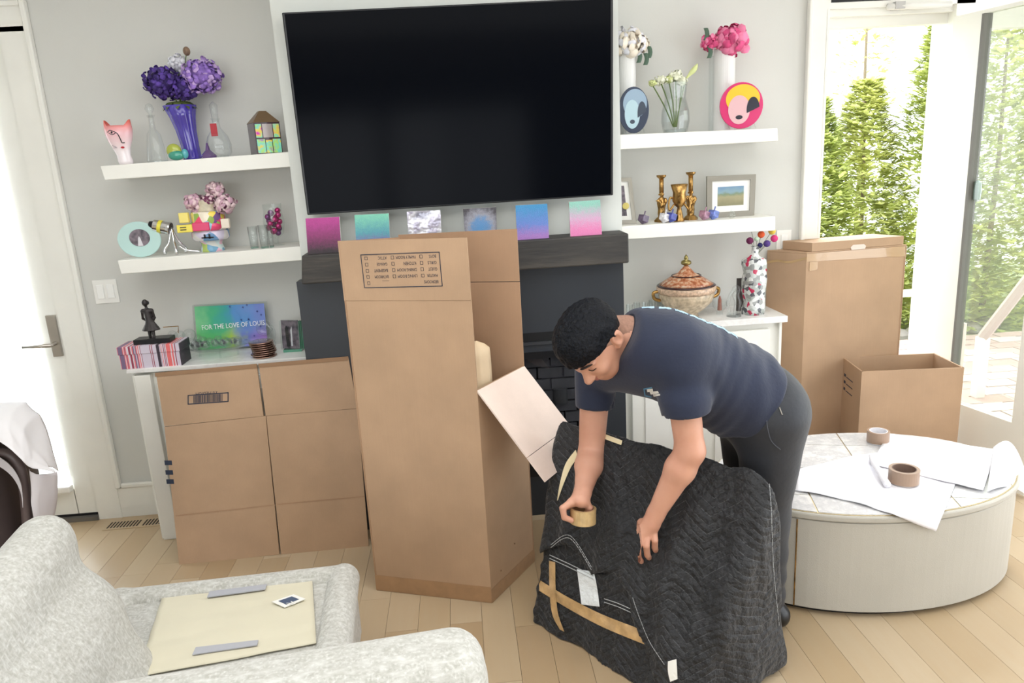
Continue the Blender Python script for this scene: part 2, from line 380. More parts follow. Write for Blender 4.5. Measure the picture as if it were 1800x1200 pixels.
# door closer arm under the header
pc = PY(1585, 12, YW-.02)
dc = thing('door_closer', 'white hydraulic closer arm under the head of the right doorway', 'door closer', pc)
obj('closer_tube', MB().tube([PY(1560, 12, YW-.03), PY(1672, 8, YW-.06)], .014), WHITE, dc, smooth=True)
obj('bracket', MB().box(pc.x-.045, pc.x+.0, YW-.05, YW-.0, pc.z-.012, pc.z+.02), mat('bracket_grey', (190, 188, 186), .4), dc)
struct('trim_8', MB().box(DR1+.075, 3.2, YW-.012, YW+.052, 2.12, 2.4), TRIM)
obj('head_gap', MB().box(DR0+.015, DR0+.30, YW-.022, YW-.019, PY(1500, 2, YW).z-.006, PY(1500, 2, YW).z+.03), BLACK, bpy.data.objects['trim_5'])
# window right of the doorway
wn = struct('window_1', MB().box(DR1+.075, 3.1, YW+.05, YW+.1, 0, .1).box(DR1+.075, 3.1, YW+.05, YW+.1, 2.2, 2.3).box(DR1+.075, DR1+.13, YW+.05, YW+.1, .1, 2.2).box(3.04, 3.1, YW+.05, YW+.1, .1, 2.2), TRIM)
obj('pane', MB().box(DR1+.13, 3.04, YW+.07, YW+.076, .1, 2.2), PANE, wn)
# ------------------------------------------------------------------ outdoors
def ground():
    t = NT('lawn'); f = t.noise(9, 5); t.l(t.ramp(f, [(.3, (150, 158, 120)), (.7, (186, 196, 150))]), t.b.inputs['Base Color']); t.b.inputs['Roughness'].default_value = .9; t.bump(t.noise(60), .6, .02); return t.m
struct('ground', MB().box(-14, 16, YW+.16, 9.5, -.3, -.14), ground())
pt = struct('patio', MB().box(1.2, 6.2, YW+.16, 5.9, -.14, -.09), mat('patio_joint_sand', (190, 176, 165), .95))
PV = [mat('paver_rose_%s' % k, c, .85, var=.06, bump=.4, bscale=40) for k, c in (('a', (196, 172, 166)), ('b', (208, 190, 184)), ('c', (184, 158, 152)))]
for i in range(14):
    for j in range(15):
        x = 2.1+i*.25+(.125 if j % 2 else 0); y = YW+.18+j*.15
        mb = MB().box(x+.004, x+.246, y+.004, y+.146, -.1, -.075-.008*rng.rand()); obj('paver', mb, PV[rng.randint(3)], pt)
# low rocks and edging behind the doorway
rk = MB()
for k in range(60):
    c = (1.6+rng.rand()*3.4, 6.2+rng.rand()*.35, -.1); rk.sphere(c, .06+.07*rng.rand(), 7, 5, sz=.6)
tag(obj('edging_rocks', rk, mat('rock_grey', (150, 145, 138), .9, var=.15)), 'grey rocks lining the foot of the hedge outside', 'rocks', kind='stuff')
FOL = []
for k, (a, b) in enumerate((((158, 178, 128), (224, 230, 150)), ((176, 192, 140), (236, 238, 166)))):
    t = NT('arborvitae_%d' % k); f = t.noise(2.2, 3); t.l(t.ramp(f, [(.3, a), (.7, b)]), t.b.inputs['Base Color']); t.b.inputs['Roughness'].default_value = .7
    tl = t.n('ShaderNodeBsdfTranslucent'); tl.inputs[0].default_value = lin(tuple(v*.95 for v in b)); mx = t.n('ShaderNodeMixShader'); mx.inputs[0].default_value = .55
    t.l(t.b.outputs[0], mx.inputs[1]); t.l(tl.outputs[0], mx.inputs[2]); t.l(mx.outputs[0], t.out.inputs[0]); FOL.append(t.m)
def foliage(n, R0, Hh, seed, spray=.16):
    r = np.random.RandomState(seed); z = Hh*r.rand(n); rad = R0*(1-(z/Hh)**1.9*.85)*(.5+.55*r.rand(n)); th = 2*np.pi*r.rand(n)
    c = np.stack([rad*np.cos(th), rad*np.sin(th), z], 1); t2 = th+r.randn(n)*.5; d = np.stack([np.cos(t2), np.sin(t2), -.15+.6*r.rand(n)], 1); d /= np.linalg.norm(d, axis=1)[:, None]
    s = np.cross(d, [0, 0, 1]); s /= np.linalg.norm(s, axis=1)[:, None]; up = np.cross(s, d); a = r.randn(n)*.6; s2 = s*np.cos(a)[:, None]+up*np.sin(a)[:, None]; L = (spray*(.6+.8*r.rand(n)))[:, None]
    vs = []; 
    for q in (-1, 0, 1):
        e = d+s2*q*.55; e /= np.linalg.norm(e, axis=1)[:, None]; n2 = np.cross(e, up); n2 = n2/np.linalg.norm(n2, axis=1)[:, None]*L*.14
        vs.append(np.stack([c-n2*.4, c+e*L*.5-n2, c+e*L*(.9 if q == 0 else .65), c+e*L*.5+n2], 1))
    V = np.concatenate(vs).reshape(-1, 3); return MB().add(V.tolist(), np.arange(len(V)).reshape(-1, 4).tolist())
trees = [(3.25, 6.7, 2.15, .5, 'low arborvitae at the left edge of the right doorway view'), (3.85, 6.9, 2.3, .5, 'arborvitae filling the middle of the doorway view'), (4.45, 6.7, 2.75, .55, 'arborvitae rising at the right of the doorway view'), (5.1, 6.8, 3.1, .6, 'tall arborvitae seen through the open door leaf glass'),
         (4.75, 8.6, 4.1, .5, 'slim feathery young tree rising high behind the hedge'), (5.85, 7.0, 3.2, .65, 'outermost arborvitae beyond the patio at the far right'), (2.6, 6.8, 2.2, .5, 'arborvitae mostly hidden by the tall closed carton')]
for i, (x, y, h, r, lb) in enumerate(trees):
    tr = thing('arborvitae', lb, 'tree', (x, y, -.14), 'evergreen hedge trees outside')
    obj('trunk', MB().tube([(0, 0, 0), (.02, 0, h*.5), (0, .02, h*.95)], [.03, .02, .008]), mat('bark', (150, 134, 116), .9), tr, loc=(0, 0, 0), local=True)
    fo = foliage(4300 if i != 4 else 800, r, h, 20+i, .125); obj('foliage', fo, FOL[i % 2], tr, kind='stuff', local=True)
# house behind the trees
hs = thing('neighbour_house', 'pale house with sash windows behind the hedge', 'house', (4.6, 17, -.14))
obj('house_wall', MB().box(2.6, 6.8, 17, 18.5, -3, 3.8), mat('pale_siding', (236, 236, 238), .8), hs)
obj('roof', MB().add([(2.3, 16.7, 3.8), (7.1, 16.7, 3.8), (7.1, 18.8, 3.8), (2.3, 18.8, 3.8), (2.6, 17.8, 5.0), (6.8, 17.8, 5.0)], [(0, 1, 5, 4), (2, 3, 4, 5), (1, 2, 5), (3, 0, 4), (0, 3, 2, 1)]), mat('grey_shingle', (170, 168, 172), .9), hs)
for x in (3.4, 4.8, 6.0):
    f = obj('window', MB().box(x, x+.6, 16.96, 17.0, 1.4, 2.6).box(x+.27, x+.33, 16.94, 16.97, 1.4, 2.6).box(x, x+.6, 16.94, 16.97, 1.97, 2.03), WHITE, hs)
    obj('pane', MB().box(x+.05, x+.55, 16.95, 16.958, 1.45, 2.55), mat('house_pane', (160, 165, 176), .15), f)
# railing on the patio steps
rl = thing('patio_railing', 'white post with a sloping pinkish handrail seen through the open door glass', 'railing', (3.0, 4.6, -.09))
yb = 4.5
q0, q1, q2 = PY(1728, 592, yb), PY(1800, 500, yb-.2), PY(1715, 715, yb)
obj('post', MB().box(q0.x-.03, q0.x+.03, yb-.03, yb+.03, -.09, q0.z), WHITE, rl)
obj('post', MB().box(q0.x+.06, q0.x+.10, yb+.3, yb+.34, -.09, q0.z+.02), mat('pink_grey_wood', (196, 178, 172), .7), rl)
obj('handrail', MB().tube([q0, q1, q1+(q1-q0)*1.5], .035), mat('handrail_mauve', (190, 170, 166), .6), rl)
lw = thing('garden_rail', 'white horizontal garden rail outside between tall carton and door frame', 'rail', (2.8, 5.9, -.09))
a, b = PY(1560, 512, 5.9), PY(1665, 540, 5.9)
obj('top_rail', MB().box(a.x-.6, b.x, 5.88, 5.93, a.z-.055, a.z), WHITE, lw)
obj('post', MB().box(b.x-.04, b.x+.03, 5.87, 5.94, -.09, a.z), WHITE, lw); obj('post', MB().box(a.x-.6, a.x-.53, 5.87, 5.94, -.09, a.z), WHITE, lw)
# ------------------------------------------------------------------ floor register
vp = PZ(232, 922, 0); fv = thing('floor_register', 'slotted wooden floor vent in front of the left baseboard', 'vent', (vp.x, vp.y, 0))
a0, a1 = PZ(188, 924, 0), PZ(284, 916, 0)
obj('frame', MB().box(a0.x, a1.x+.03, a0.y-.05, a0.y+.04, 0, .003), OAK, fv)
for k in range(20):
    if k == 10: continue
    x = a0.x+.012+k*.0155; obj('slot', MB().box(x, x+.008, a0.y-.035, a0.y+.028, .0005, .0038), mat('vent_dark', (52, 42, 34), .8), fv)
# ------------------------------------------------------------------ light switch plates
def plate(px, py, lb, n=2, wd=.11, ht=.112):
    c = PY(px, py, YW); o = thing('switch_plate', lb, 'light switch', (c.x, YW, c.z))
    obj('cover', MB().box(c.x-wd/2, c.x+wd/2, YW-.006, YW, c.z-ht/2, c.z+ht/2), WHITE, o, bevel=.002)
    for k in range(n):
        x = c.x+(k-(n-1)/2)*.046; obj('rocker', MB().box(x-.016, x+.016, YW-.011, YW-.005, c.z-.033, c.z+.033), mat('rocker_white', (246, 246, 243), .3), o, bevel=.002)
plate(187, 512, 'white double rocker switch plate beside the left door casing'); plate(1377, 424, 'white switch plate beside the right doorway, above the tall carton', 1, .075)
# ------------------------------------------------------------------ TV
q = [PY(540, 378, 3.19), PY(1078, 343, 3.19), PY(1078, -5, 3.19), PY(495, 22, 3.19)]
tv = thing('television', 'large black flat television mounted above the mantel', 'television', (q[0]+q[1])*.5+Vector((0, .04, 0)))
obj('screen_frame', MB().slab(q, (0, .05, 0)), BLACK, tv, bevel=.004)
cen = sum(q, Vector())/4; q2 = [cen+(p-cen)*.984+Vector((0, -.002, 0)) for p in q]
t = NT('tv_screen'); t.b.inputs['Base Color'].default_value = lin((5, 7, 13)); t.b.inputs['Roughness'].default_value = .12; t.b.inputs['Specular IOR Level'].default_value = .04
obj('screen', MB().slab(q2, (0, .003, 0)), t.m, tv)
obj('wall_bracket', MB().box(-.25, .3, 3.23, CHY, 1.65, 2.1), BLACK, tv)
# ------------------------------------------------------------------ fireplace, mantel
SY = 3.20; sx0, sx1 = PY(534, 600, SY).x, PY(1098, 600, SY).x; mz0 = .5*(PY(534, 498, 3.12).z+PY(1100, 464, 3.12).z); mz1 = .5*(PY(530, 449, 3.12).z+PY(1105, 410, 3.12).z)
SLATE = mat('charcoal_surround', (50, 54, 60), .45, var=.05, vscale=3, bump=.05)
fx0, fx1, fz0, fz1 = -.28, .62, .30, .80
fp = thing('fireplace', 'charcoal black fireplace surround with glass front below the wooden mantel', 'fireplace', ((sx0+sx1)/2, 3.24, 0))
obj('surround', MB().box(sx0, fx0, SY, CHY, 0, mz0).box(fx1, sx1, SY, CHY, 0, mz0).box(fx0, fx1, SY, CHY, fz1, mz0).box(fx0, fx1, SY, CHY, 0, fz0-.1), SLATE, fp)
vz = PY(940, 592, SY).z
obj('air_slot', MB().box(fx0-.1, fx1-.02, SY-.002, SY+.02, vz-.02, vz+.02), mat('slot_black', (6, 6, 8), .6), fp)
obj('slot_lip', MB().box(fx0-.1, fx1-.02, SY-.012, SY, vz-.034, vz-.021), mat('lip_grey', (58, 60, 64), .4), fp)
obj('firebox_frame', MB().box(fx0, fx1, SY-.008, SY+.01, fz1-.03, fz1).box(fx0, fx1, SY-.008, SY+.01, fz0-.1, fz0+.02).box(fx0, fx0+.03, SY-.008, SY+.01, fz0, fz1).box(fx1-.03, fx1, SY-.008, SY+.01, fz0, fz1), BLACK, fp)
fb = obj('firebox', MB().box(fx0, fx1, CHY-.012, CHY-.002, fz0-.1, fz1), mat('firebox_dark', (22, 22, 24), .8), fp)
BR = mat('firebox_brick', (150, 146, 144), .85, var=.12, bump=.3)
for j in range(10):
    for i in range(-1, 8):
        x0_ = fx0+i*.12+(.06 if j % 2 else 0); x1_ = x0_+.112
        x0c, x1c = max(x0_, fx0+.03), min(x1_, fx1-.03); z = fz0-.08+j*.055
        if x1c-x0c < .02 or z+.047 > fz1-.03: continue
        obj('brick', MB().box(x0c, x1c, CHY-.03-.006*rng.rand(), CHY-.012, z, z+.047), BR, fb)
obj('door_glass', MB().box(fx0+.03, fx1-.03, SY+.004, SY+.008, fz0, fz1-.03), glass('fire_glass', (214, 216, 220), .25), fp)
bl = PY(985, 688, 3.235)
obj('candle_block', MB().lathe([(.034, 0), (.034, .07), (.03, .074)], (bl.x, 3.245, bl.z-.06), 16, sy=.6), mat('grey_wax', (120, 118, 114), .6), fp)
obj('notice_card', MB().box(PY(952, 650, 3.24).x, PY(992, 650, 3.24).x, 3.262, 3.264, bl.z-.03, PY(970, 634, 3.24).z), mat('grey_card', (150, 146, 150), .7), fp)
t = NT('dark_stained_beam'); g = t.noise(1.5, 6, t.mapped((2.2, 14, 26)), .65); t.l(t.ramp(g, [(.3, (38, 38, 38)), (.55, (58, 55, 52)), (.8, (84, 78, 70))]), t.b.inputs['Base Color']); t.b.inputs['Roughness'].default_value = .6; t.bump(g, .35, .006)
mq = [PY(530, 500, 3.12), PY(1106, 462, 3.12), PY(1105, 410, 3.12), PY(530, 449, 3.12)]
mt_ = obj('mantel_beam', MB().slab(mq, (0, CHY-3.12, 0)), t.m, bevel=.006); tag(mt_, 'rough dark stained wooden mantel beam over the fireplace', 'mantel')
# six canvases on the mantel
def glitter(name, stops, s=6, axis=2, z0=0, zs=1, blob=None):
    t = NT(name); v = t.sep(t.coord('Generated')); f = t.math('ADD', v[axis], t.math('MULTIPLY', t.math('SUBTRACT', t.noise(s*14, 4), .5), .35))
    if blob:
        vx = t.math('SUBTRACT', v[0], blob[0]); vz_ = t.math('SUBTRACT', v[2], blob[1]); f = t.math('ADD', t.math('MULTIPLY', t.math('SQRT', t.math('ADD', t.math('MULTIPLY', vx, vx), t.math('MULTIPLY', vz_, vz_))), 1.5), t.math('MULTIPLY', t.math('SUBTRACT', t.noise(s*14, 4), .5), .5))
    t.l(t.ramp(f, stops), t.b.inputs['Base Color']); t.b.inputs['Roughness'].default_value = .45; t.bump(t.noise(400), .5, .004); return t.m
t3 = NT('silver_pour'); wv = t3.noise(11, 3, None); n2 = t3.noise(18, 2); t3.l(t3.ramp(wv, [(.35, (150, 150, 165)), (.48, (235, 235, 242)), (.55, (190, 185, 205)), (.7, (240, 238, 246))]), t3.b.inputs['Base Color']); t3.b.inputs['Metallic'].default_value = .4; t3.b.inputs['Roughness'].default_value = .25; t3.bump(wv, .8, .03)
cv = [((537, 384), (596, 381), (600, 441), (541, 446), glitter('art_magenta', [(.1, (60, 50, 56)), (.45, (130, 56, 104)), (.9, (178, 66, 142))]), 'magenta glitter canvas fading to black at its foot'),
      ((623, 378), (683, 375), (686, 435), (627, 440), glitter('art_teal', [(.2, (130, 110, 170)), (.5, (90, 160, 175)), (.95, (125, 200, 175))]), 'teal and mint gradient canvas partly behind the tall open carton'),
      ((715, 372), (774, 369), (777, 428), (719, 432), t3.m, 'silver and white poured paint canvas'),
      ((814, 367), (872, 364), (874, 424), (818, 428), glitter('art_blue_black', [(.05, (86, 140, 190)), (.35, (100, 140, 185)), (.6, (150, 150, 160)), (.95, (70, 66, 72))], blob=(.5, .45)), 'canvas with a blue burst on grey and black'),
      ((906, 361), (962, 358), (965, 416), (909, 420), glitter('art_blue_violet', [(.1, (165, 120, 190)), (.45, (100, 130, 200)), (.95, (60, 140, 190))]), 'blue canvas turning violet at the bottom'),
      ((1000, 355), (1055, 351), (1058, 410), (1003, 414), glitter('art_pink_mint', [(.2, (225, 130, 180)), (.5, (205, 165, 195)), (.9, (140, 195, 180))]), 'pink canvas with a mint green top corner')]
for a, b, c, d, mt, lb in cv:
    bx = PY(d[0], d[1]+3, 3.15); zb = mz1+.0; pts = [PY(*d, 3.15), PY(*c, 3.15), PY(*b, 3.155), PY(*a, 3.155)]
    sh_ = .5*(PY(530, 449, 3.12).z+PY(1105, 410, 3.12).z)
    pts[0].z = pts[0].z-.008; pts[1].z -= .008
    o = thing('canvas', lb+', on the mantel', 'painting', (pts[0]+pts[1])*.5, 'square canvases along the mantel')
    obj('painted_face', MB().slab(pts, (0, .003, 0)), mt, o); obj('stretcher', MB().slab([p+Vector((0, .0031, 0)) for p in pts], (0, .016, 0)), WHITE, o)
# ------------------------------------------------------------------ floating shelves and cabinets
def shelf(name, a, b, c, d, lb):
    q = [PY(*p, 3.33) for p in (d, c, b, a)]
    return tag(obj(name, MB().slab(q, (0, YW-3.33, 0)), TRIM, bevel=.003), lb, 'shelf', 'white floating shelves')
shelf('floating_shelf', (176, 292), (512, 266.5), (516, 293), (184, 316.5), 'upper left white floating shelf')
shelf('floating_shelf', (206, 458), (533, 432.5), (537, 457), (213, 481.5), 'middle left white floating shelf')
shelf('floating_shelf', (1084, 237), (1367, 225), (1368, 248), (1084, 263), 'upper right white floating shelf')
shelf('floating_shelf', (1092, 398), (1363, 380), (1363, 405), (1092, 421), 'middle right white floating shelf')
MARB = NT('white_marble'); g = MARB.noise(3, 6, None, .7); MARB.l(MARB.ramp(g, [(.42, (242, 242, 240)), (.5, (230, 228, 226)), (.56, (243, 243, 241))]), MARB.b.inputs['Base Color']); MARB.b.inputs['Roughness'].default_value = .2; MARB = MARB.m
CY = 3.27
ql = [PY(222, 657, CY), PY(546, 636, CY), PY(546, 627, CY), PY(222, 650, CY)]; ql[1].x = sx0+.0; ql[2].x = sx0
ZL = .5*(ql[2].z+ql[3].z)
ct = struct('counter_left', MB().slab(ql, (0, YW-CY, 0)), MARB, bevel=.002); ct['kind'] = None; del ct['kind']; ct.name = 'countertop'; tag(ct, 'white marble countertop on the left of the fireplace', 'countertop')
lx = PY(238, 665, CY+.02).x
cb = thing('base_cabinet', 'white panelled base cabinet left of the fireplace, behind flattened carton', 'cabinet', ((lx+sx0)/2, 3.42, 0))
zb = ZL-.03
obj('body', MB().box(lx, sx0-.01, CY+.04, YW-.002, .09, zb-.002), TRIM, cb); obj('toe_kick', MB().box(lx+.02, sx0-.01, CY+.05, YW-.002, 0, .09), TRIM, cb)
obj('leg', MB().box(lx, lx+.07, CY+.005, CY+.04, 0, zb-.002), TRIM, cb, bevel=.003); obj('side_frame', MB().box(lx-.012, lx, CY+.02, CY+.09, 0, zb-.002).box(lx-.012, lx, YW-.07, YW-.002, 0.0, zb-.002).box(lx-.012, lx, CY+.09, YW-.07, .0, .13).box(lx-.012, lx, CY+.09, YW-.07, zb-.07, zb-.002), TRIM, cb)
for k in range(2):
    x0_ = lx+.09+k*.33; f = obj('door', MB().box(x0_, x0_+.31, CY+.012, CY+.038, .12, zb-.04), TRIM, cb, bevel=.002); obj('door_panel', MB().box(x0_+.06, x0_+.25, CY+.006, CY+.012, .18, zb-.1), WHITE, f, bevel=.002)
qr = [PY(1385, 566, CY), PY(1385, 555, CY)]; ZR = qr[1].z; xr = qr[1].x
ct = obj('countertop', MB().box(sx1, xr, CY, YW-.0, ZR-.03, ZR), MARB, bevel=.002); tag(ct, 'white marble countertop on the right of the fireplace', 'countertop')
cb = thing('base_cabinet', 'white panelled base cabinet right of the fireplace, behind the man', 'cabinet', (1.1, 3.42, 0))
obj('body', MB().box(sx1+.005, xr-.03, CY+.04, YW-.002, 0, ZR-.032), TRIM, cb)
obj('side_panel', MB().box(xr-.03, xr-.018, CY+.02, CY+.08, 0, ZR-.032), TRIM, cb)
for k in range(2):
    x0_ = sx1+.05+k*.34; f = obj('door', MB().box(x0_, x0_+.32, CY+.012, CY+.038, .08, ZR-.06), TRIM, cb, bevel=.002); obj('door_panel', MB().box(x0_+.06, x0_+.26, CY+.006, CY+.012, .14, ZR-.12), WHITE, f, bevel=.002)
# ------------------------------------------------------------------ tall open carton
def V3(*a): return Vector(a)
FL, FR, BR_, BL_ = V3(-.428, 2.681, 0), V3(.028, 2.516, 0), V3(.222, 2.79, 0), V3(-.232, 2.955, 0)
def panel(a, b, z0, z1, mb=None, th=.007, z1b=None, inward=None):
    n = (b-a).cross(V3(0, 0, 1)).normalized(); n = n if inward is None else inward
    return (mb or MB()).slab([a+V3(0, 0, z0), b+V3(0, 0, z0), b+V3(0, 0, z1 if z1b is None else z1b), a+V3(0, 0, z1)], n*-th)
tb = thing('tall_carton', 'tall kraft wardrobe carton standing open in front of the fireplace, room checklist printed upside down', 'box', (-.1, 2.73, 0))
zt = .5*(PY(600, 425, 2.66).z+PY(814, 417, 2.52).z); zf = .5*(PY(603, 540, 2.68).z+PY(822, 515, 2.52).z)
zh = PY(838, 686, 2.518).z; fn_ = (FR-FL).cross(V3(0, 0, 1)).normalized(); rn_ = (BR_-FR).cross(V3(0, 0, 1)).normalized()
obj('front_panel', panel(FL, FR, .0, zf-.0006), CARD, tb); obj('front_flap', panel(FL+fn_*.0015, FR+fn_*.0015, zf+.0002, zt, z1b=zt), CARD, tb, label='upper flap with printed room checklist')
obj('right_panel', panel(FR, BR_, 0, zh), CARD, tb); 
bt = PY(905, 402, 2.79).z
obj('back_panel', panel(BR_, BL_, 0, 1.19), CARD_IN, tb); obj('back_flap', panel(BR_, BL_, 1.193, bt, z1b=bt-.01), CARD_IN, tb)
obj('left_panel', panel(BL_, FL, 0, 1.19), CARD_IN, tb); obj('left_flap', panel(BL_, FL, 1.193, bt-.02, z1b=zt-.0), CARD_IN, tb)
obj('bottom_panel', MB().slab([FL+V3(0, 0, .002), FR+V3(0, 0, .002), BR_+V3(0, 0, .002), BL_+V3(0, 0, .002)], (0, 0, .008)), CARD_IN, tb)
OT = mat('old_brown_tape', (168, 132, 98), .3, var=.05, vscale=25, bump=.2, bscale=30)
obj('bottom_tape', MB().slab([FL+fn_*.001+V3(0, 0, .004), FR+fn_*.001+V3(0, 0, .004), FR+fn_*.001+V3(0, 0, .07), FL+fn_*.001+V3(0, 0, .07)], fn_*.0008)
    .slab([FR+rn_*.001+V3(0, 0, .004), BR_+rn_*.001+V3(0, 0, .004), BR_+rn_*.001+V3(0, 0, .06), FR+rn_*.001+V3(0, 0, .06)], rn_*.0008), OT, tb)
for k, (a, b) in enumerate(((.22, .1), (.55, .16))):
    c = FR+(BR_-FR)*a+rn_*.001+V3(0, 0, b); obj('staple_hole', MB().lathe([(.004, 0), (.003, .002)], c, 10, M=Matrix.Rotation(math.radians(90), 3, 'X')), EDGE, tb)
# folded down side flap, pale because the light on it is put into its colour
def solve(px, py, Hh, n):
    r = ray(px, py); A = Matrix(((n.x, 0, -r.x), (n.y, 0, -r.y), (n.z, -1, -r.z))); s = A.inverted() @ (CAM-Hh); return s.x, s.y
H0, H1 = FR+V3(0, 0, zh), BR_+V3(0, 0, zh)
s1 = solve(953, 838, H0, rn_); s2 = solve(995, 745, H1, rn_); sa, sb = max(s1[0], .12), s1[1]; print('flap', s1, s2, zh)
dv = rn_*sa - V3(0, 0, sb); dv = dv.normalized()
Lf = min(math.hypot(sa, sb), .62); cr = .78
fnn = (H1-H0).cross(dv).normalized()
if fnn.z < 0: fnn = -fnn
obj('side_flap', MB().slab([H0, H1, H1+dv*(Lf*cr-.002), H0+dv*(Lf*cr-.002)], -fnn*.006).slab([H0+dv*Lf*cr, H1+dv*Lf*cr, H1+dv*(Lf+.02), H0+dv*(Lf+.02)], -fnn*.006), CARD_PALE, tb, label='folded-down side flap, painted pale as brightly lit')
# checklist print (upside down)
def fpt(px, py): 
    r = ray(px, py); t = ((FL-CAM).dot(fn_))/r.dot(fn_); return CAM+r*t+fn_*.0025
c00, c10, c11, c01 = fpt(777, 503), fpt(640, 506), fpt(634, 447), fpt(773, 442)     # upright-reading frame origin = image lower right
org = c01; ux = (c11-c01); uy = (c00-c01)
# the text reads upright when the box is turned over: x axis runs to image left, y (up) runs to image bottom
wx, wy = ux.length, uy.length; ux.normalize(); uy = (uy-ux*uy.dot(ux)).normalized()
pr = MB()
def frame_rect(mb, x0, y0, x1, y1, t, o=None):
    o = o or org
    for a, b, c, d in ((x0, y0, x1, y0+t), (x0, y1-t, x1, y1), (x0, y0, x0+t, y1), (x1-t, y0, x1, y1)):
        mb.slab([o+ux*a+uy*b, o+ux*c+uy*b, o+ux*c+uy*d, o+ux*a+uy*d], fn_*.0004)
frame_rect(pr, 0, 0, wx, wy, .0028)
rows = [['BEDROOMS', '', '____'], ['MASTER', 'LIVING ROOM', 'BATHROOM'], ['GUEST', 'DINING ROOM', 'BASEMENT'], ['GIRLS', 'KITCHEN', 'GARAGE'], ['BOYS', 'FAMILY ROOM', 'ATTIC']]
xs = [(.045, .215), (.30, .575), (.665, .915)]; scx = wx
for j, rw in enumerate(rows):
    y = wy-(.024+j*.0235)*wy/.128
    for k, s in enumerate(rw):
        x0_, xb = xs[k][0]*scx, xs[k][1]*scx
        if s: text_mb(pr, s, .0155, org+ux*x0_+uy*y, ux, uy, fn_, off=.0004, width=len(s)*.0225*wx)
        if not (j == 0 and k < 2): frame_rect(pr, xb, y-.001, xb+.011, y+.011, .0012)
obj('printed_checklist', pr, INK, tb)
# wrapped pack inside
pk = thing('wrapped_pack', 'long pack wrapped in cream paper standing inside the tall open carton', 'package', (.04, 2.66, .012))
pz_ = PY(840, 598, 2.64).z; mb = MB()
def pack(u, v):
    th = 2*math.pi*u; z = .02+(pz_-.02)*min(1, v*1.0); rr = 1 if v < .96 else max(.05, math.cos((v-.96)/.04*1.5))
    wv = 1+.05*noise.noise((math.cos(th)*3, math.sin(th)*3, z*6))+.03*math.sin(th*9+z*3)
    cx = (abs(math.cos(th))**.6)*math.copysign(1, math.cos(th)); sx_ = (abs(math.sin(th))**.6)*math.copysign(1, math.sin(th))
    ax1 = (BR_-FR).normalized(); ax2 = rn_
    return V3(.035, 2.635, z)+ax1*(.055*cx*rr*wv)+ax2*(.038*sx_*rr*wv)
mb.grid(pack, 40, 60); obj('paper_wrapping', mb, mat('cream_wrap_paper', (226, 202, 168), .5, var=.05, bump=.5, bscale=22), pk, smooth=True)
# ------------------------------------------------------------------ flattened carton leaning on the left cabinet
fc = thing('flattened_carton', 'large flattened kraft carton leaning on the left cabinet, small barcode print near its top', 'box', (-.9, 3.04, 0))
A0, A1 = V3(-1.322, 3.03, 0.0), V3(-.499, 3.045, 0.0); T0 = PY(272, 655, 3.18); T1 = PY(613, 626, 3.18); T0.z = T1.z = .5*(T0.z+T1.z)
fnorm = (A1-A0).cross(T0-A0).normalized(); fnorm = fnorm if fnorm.y < 0 else -fnorm
def fc_pt(px, py, off=.0): r = ray(px, py); t = ((A0-CAM).dot(fnorm))/r.dot(fnorm); return CAM+r*t+fnorm*off
def fq(*pts, off=0): return [fc_pt(*p, off=off) for p in pts]
for nm, q in (('panel', [(315, 993), (491, 974), (467, 731), (289, 750)]), ('panel', [(494, 974), (648, 960), (628, 718), (468, 731)]), ):
    obj(nm, MB().slab(fq(*q), -fnorm*.012), CARD, fc)
obj('flap', MB().slab(fq((289, 749), (463, 731), (451, 640), (274, 656)), -fnorm*.011), CARD, fc); obj('flap', MB().slab(fq((467, 730.5), (628, 717.5), (612, 627), (455, 640)), -fnorm*.011), CARD, fc)
obj('top_edge_strip', MB().slab(fq((273, 662), (452, 647), (451, 639), (273, 655), off=.0015), fnorm*.0008).slab(fq((455, 646), (612, 633), (612, 626), (454, 639), off=.0015), fnorm*.0008), EDGE, fc)
obj('bottom_crease', MB().slab(fq((309, 907), (484, 888), (484, 886), (309, 905), off=.0008), fnorm*.0006).slab(fq((487, 887), (641, 873), (641, 871), (487, 885), off=.0008), fnorm*.0006), CARD_IN, fc)
mb = MB()
for y in (809, 826, 842): mb.slab(fq((289+(y-809)*.1, y), (302+(y-809)*.1, y), (303+(y-809)*.1, y+8), (290+(y-809)*.1, y+8), off=.001), fnorm*.0005)
o_, ux_, uy_ = fc_pt(330, 710), None, None
b0, b1, b3 = fc_pt(330, 711, .001), fc_pt(402, 706, .001), fc_pt(330, 694, .001); ux_ = b1-b0; uy_ = b3-b0
def bq(x0, y0, x1, y1): return [b0+ux_*x0+uy_*y0, b0+ux_*x1+uy_*y0, b0+ux_*x1+uy_*y1, b0+ux_*x0+uy_*y1]
for r in ((0, 0, 1, .1), (0, .9, 1, 1), (0, 0, .025, 1), (.975, 0, 1, 1)): mb.slab(bq(*r), fnorm*.0005)
x = .14
while x < .86:
    wd = rng.choice([.008, .012, .02]); mb.slab(bq(x, .12, x+wd, .88), fnorm*.0005); x += wd+rng.choice([.01, .016]) + (.1 if abs(x-.38) < .012 else 0)
text_mb(mb, '3.0 MEDIUM', .018, fc_pt(383, 687, .001), -(ux_.normalized()), -(uy_.normalized()), fnorm, off=.0004)
obj('printed_marks', mb, INK, fc, kind='stuff')
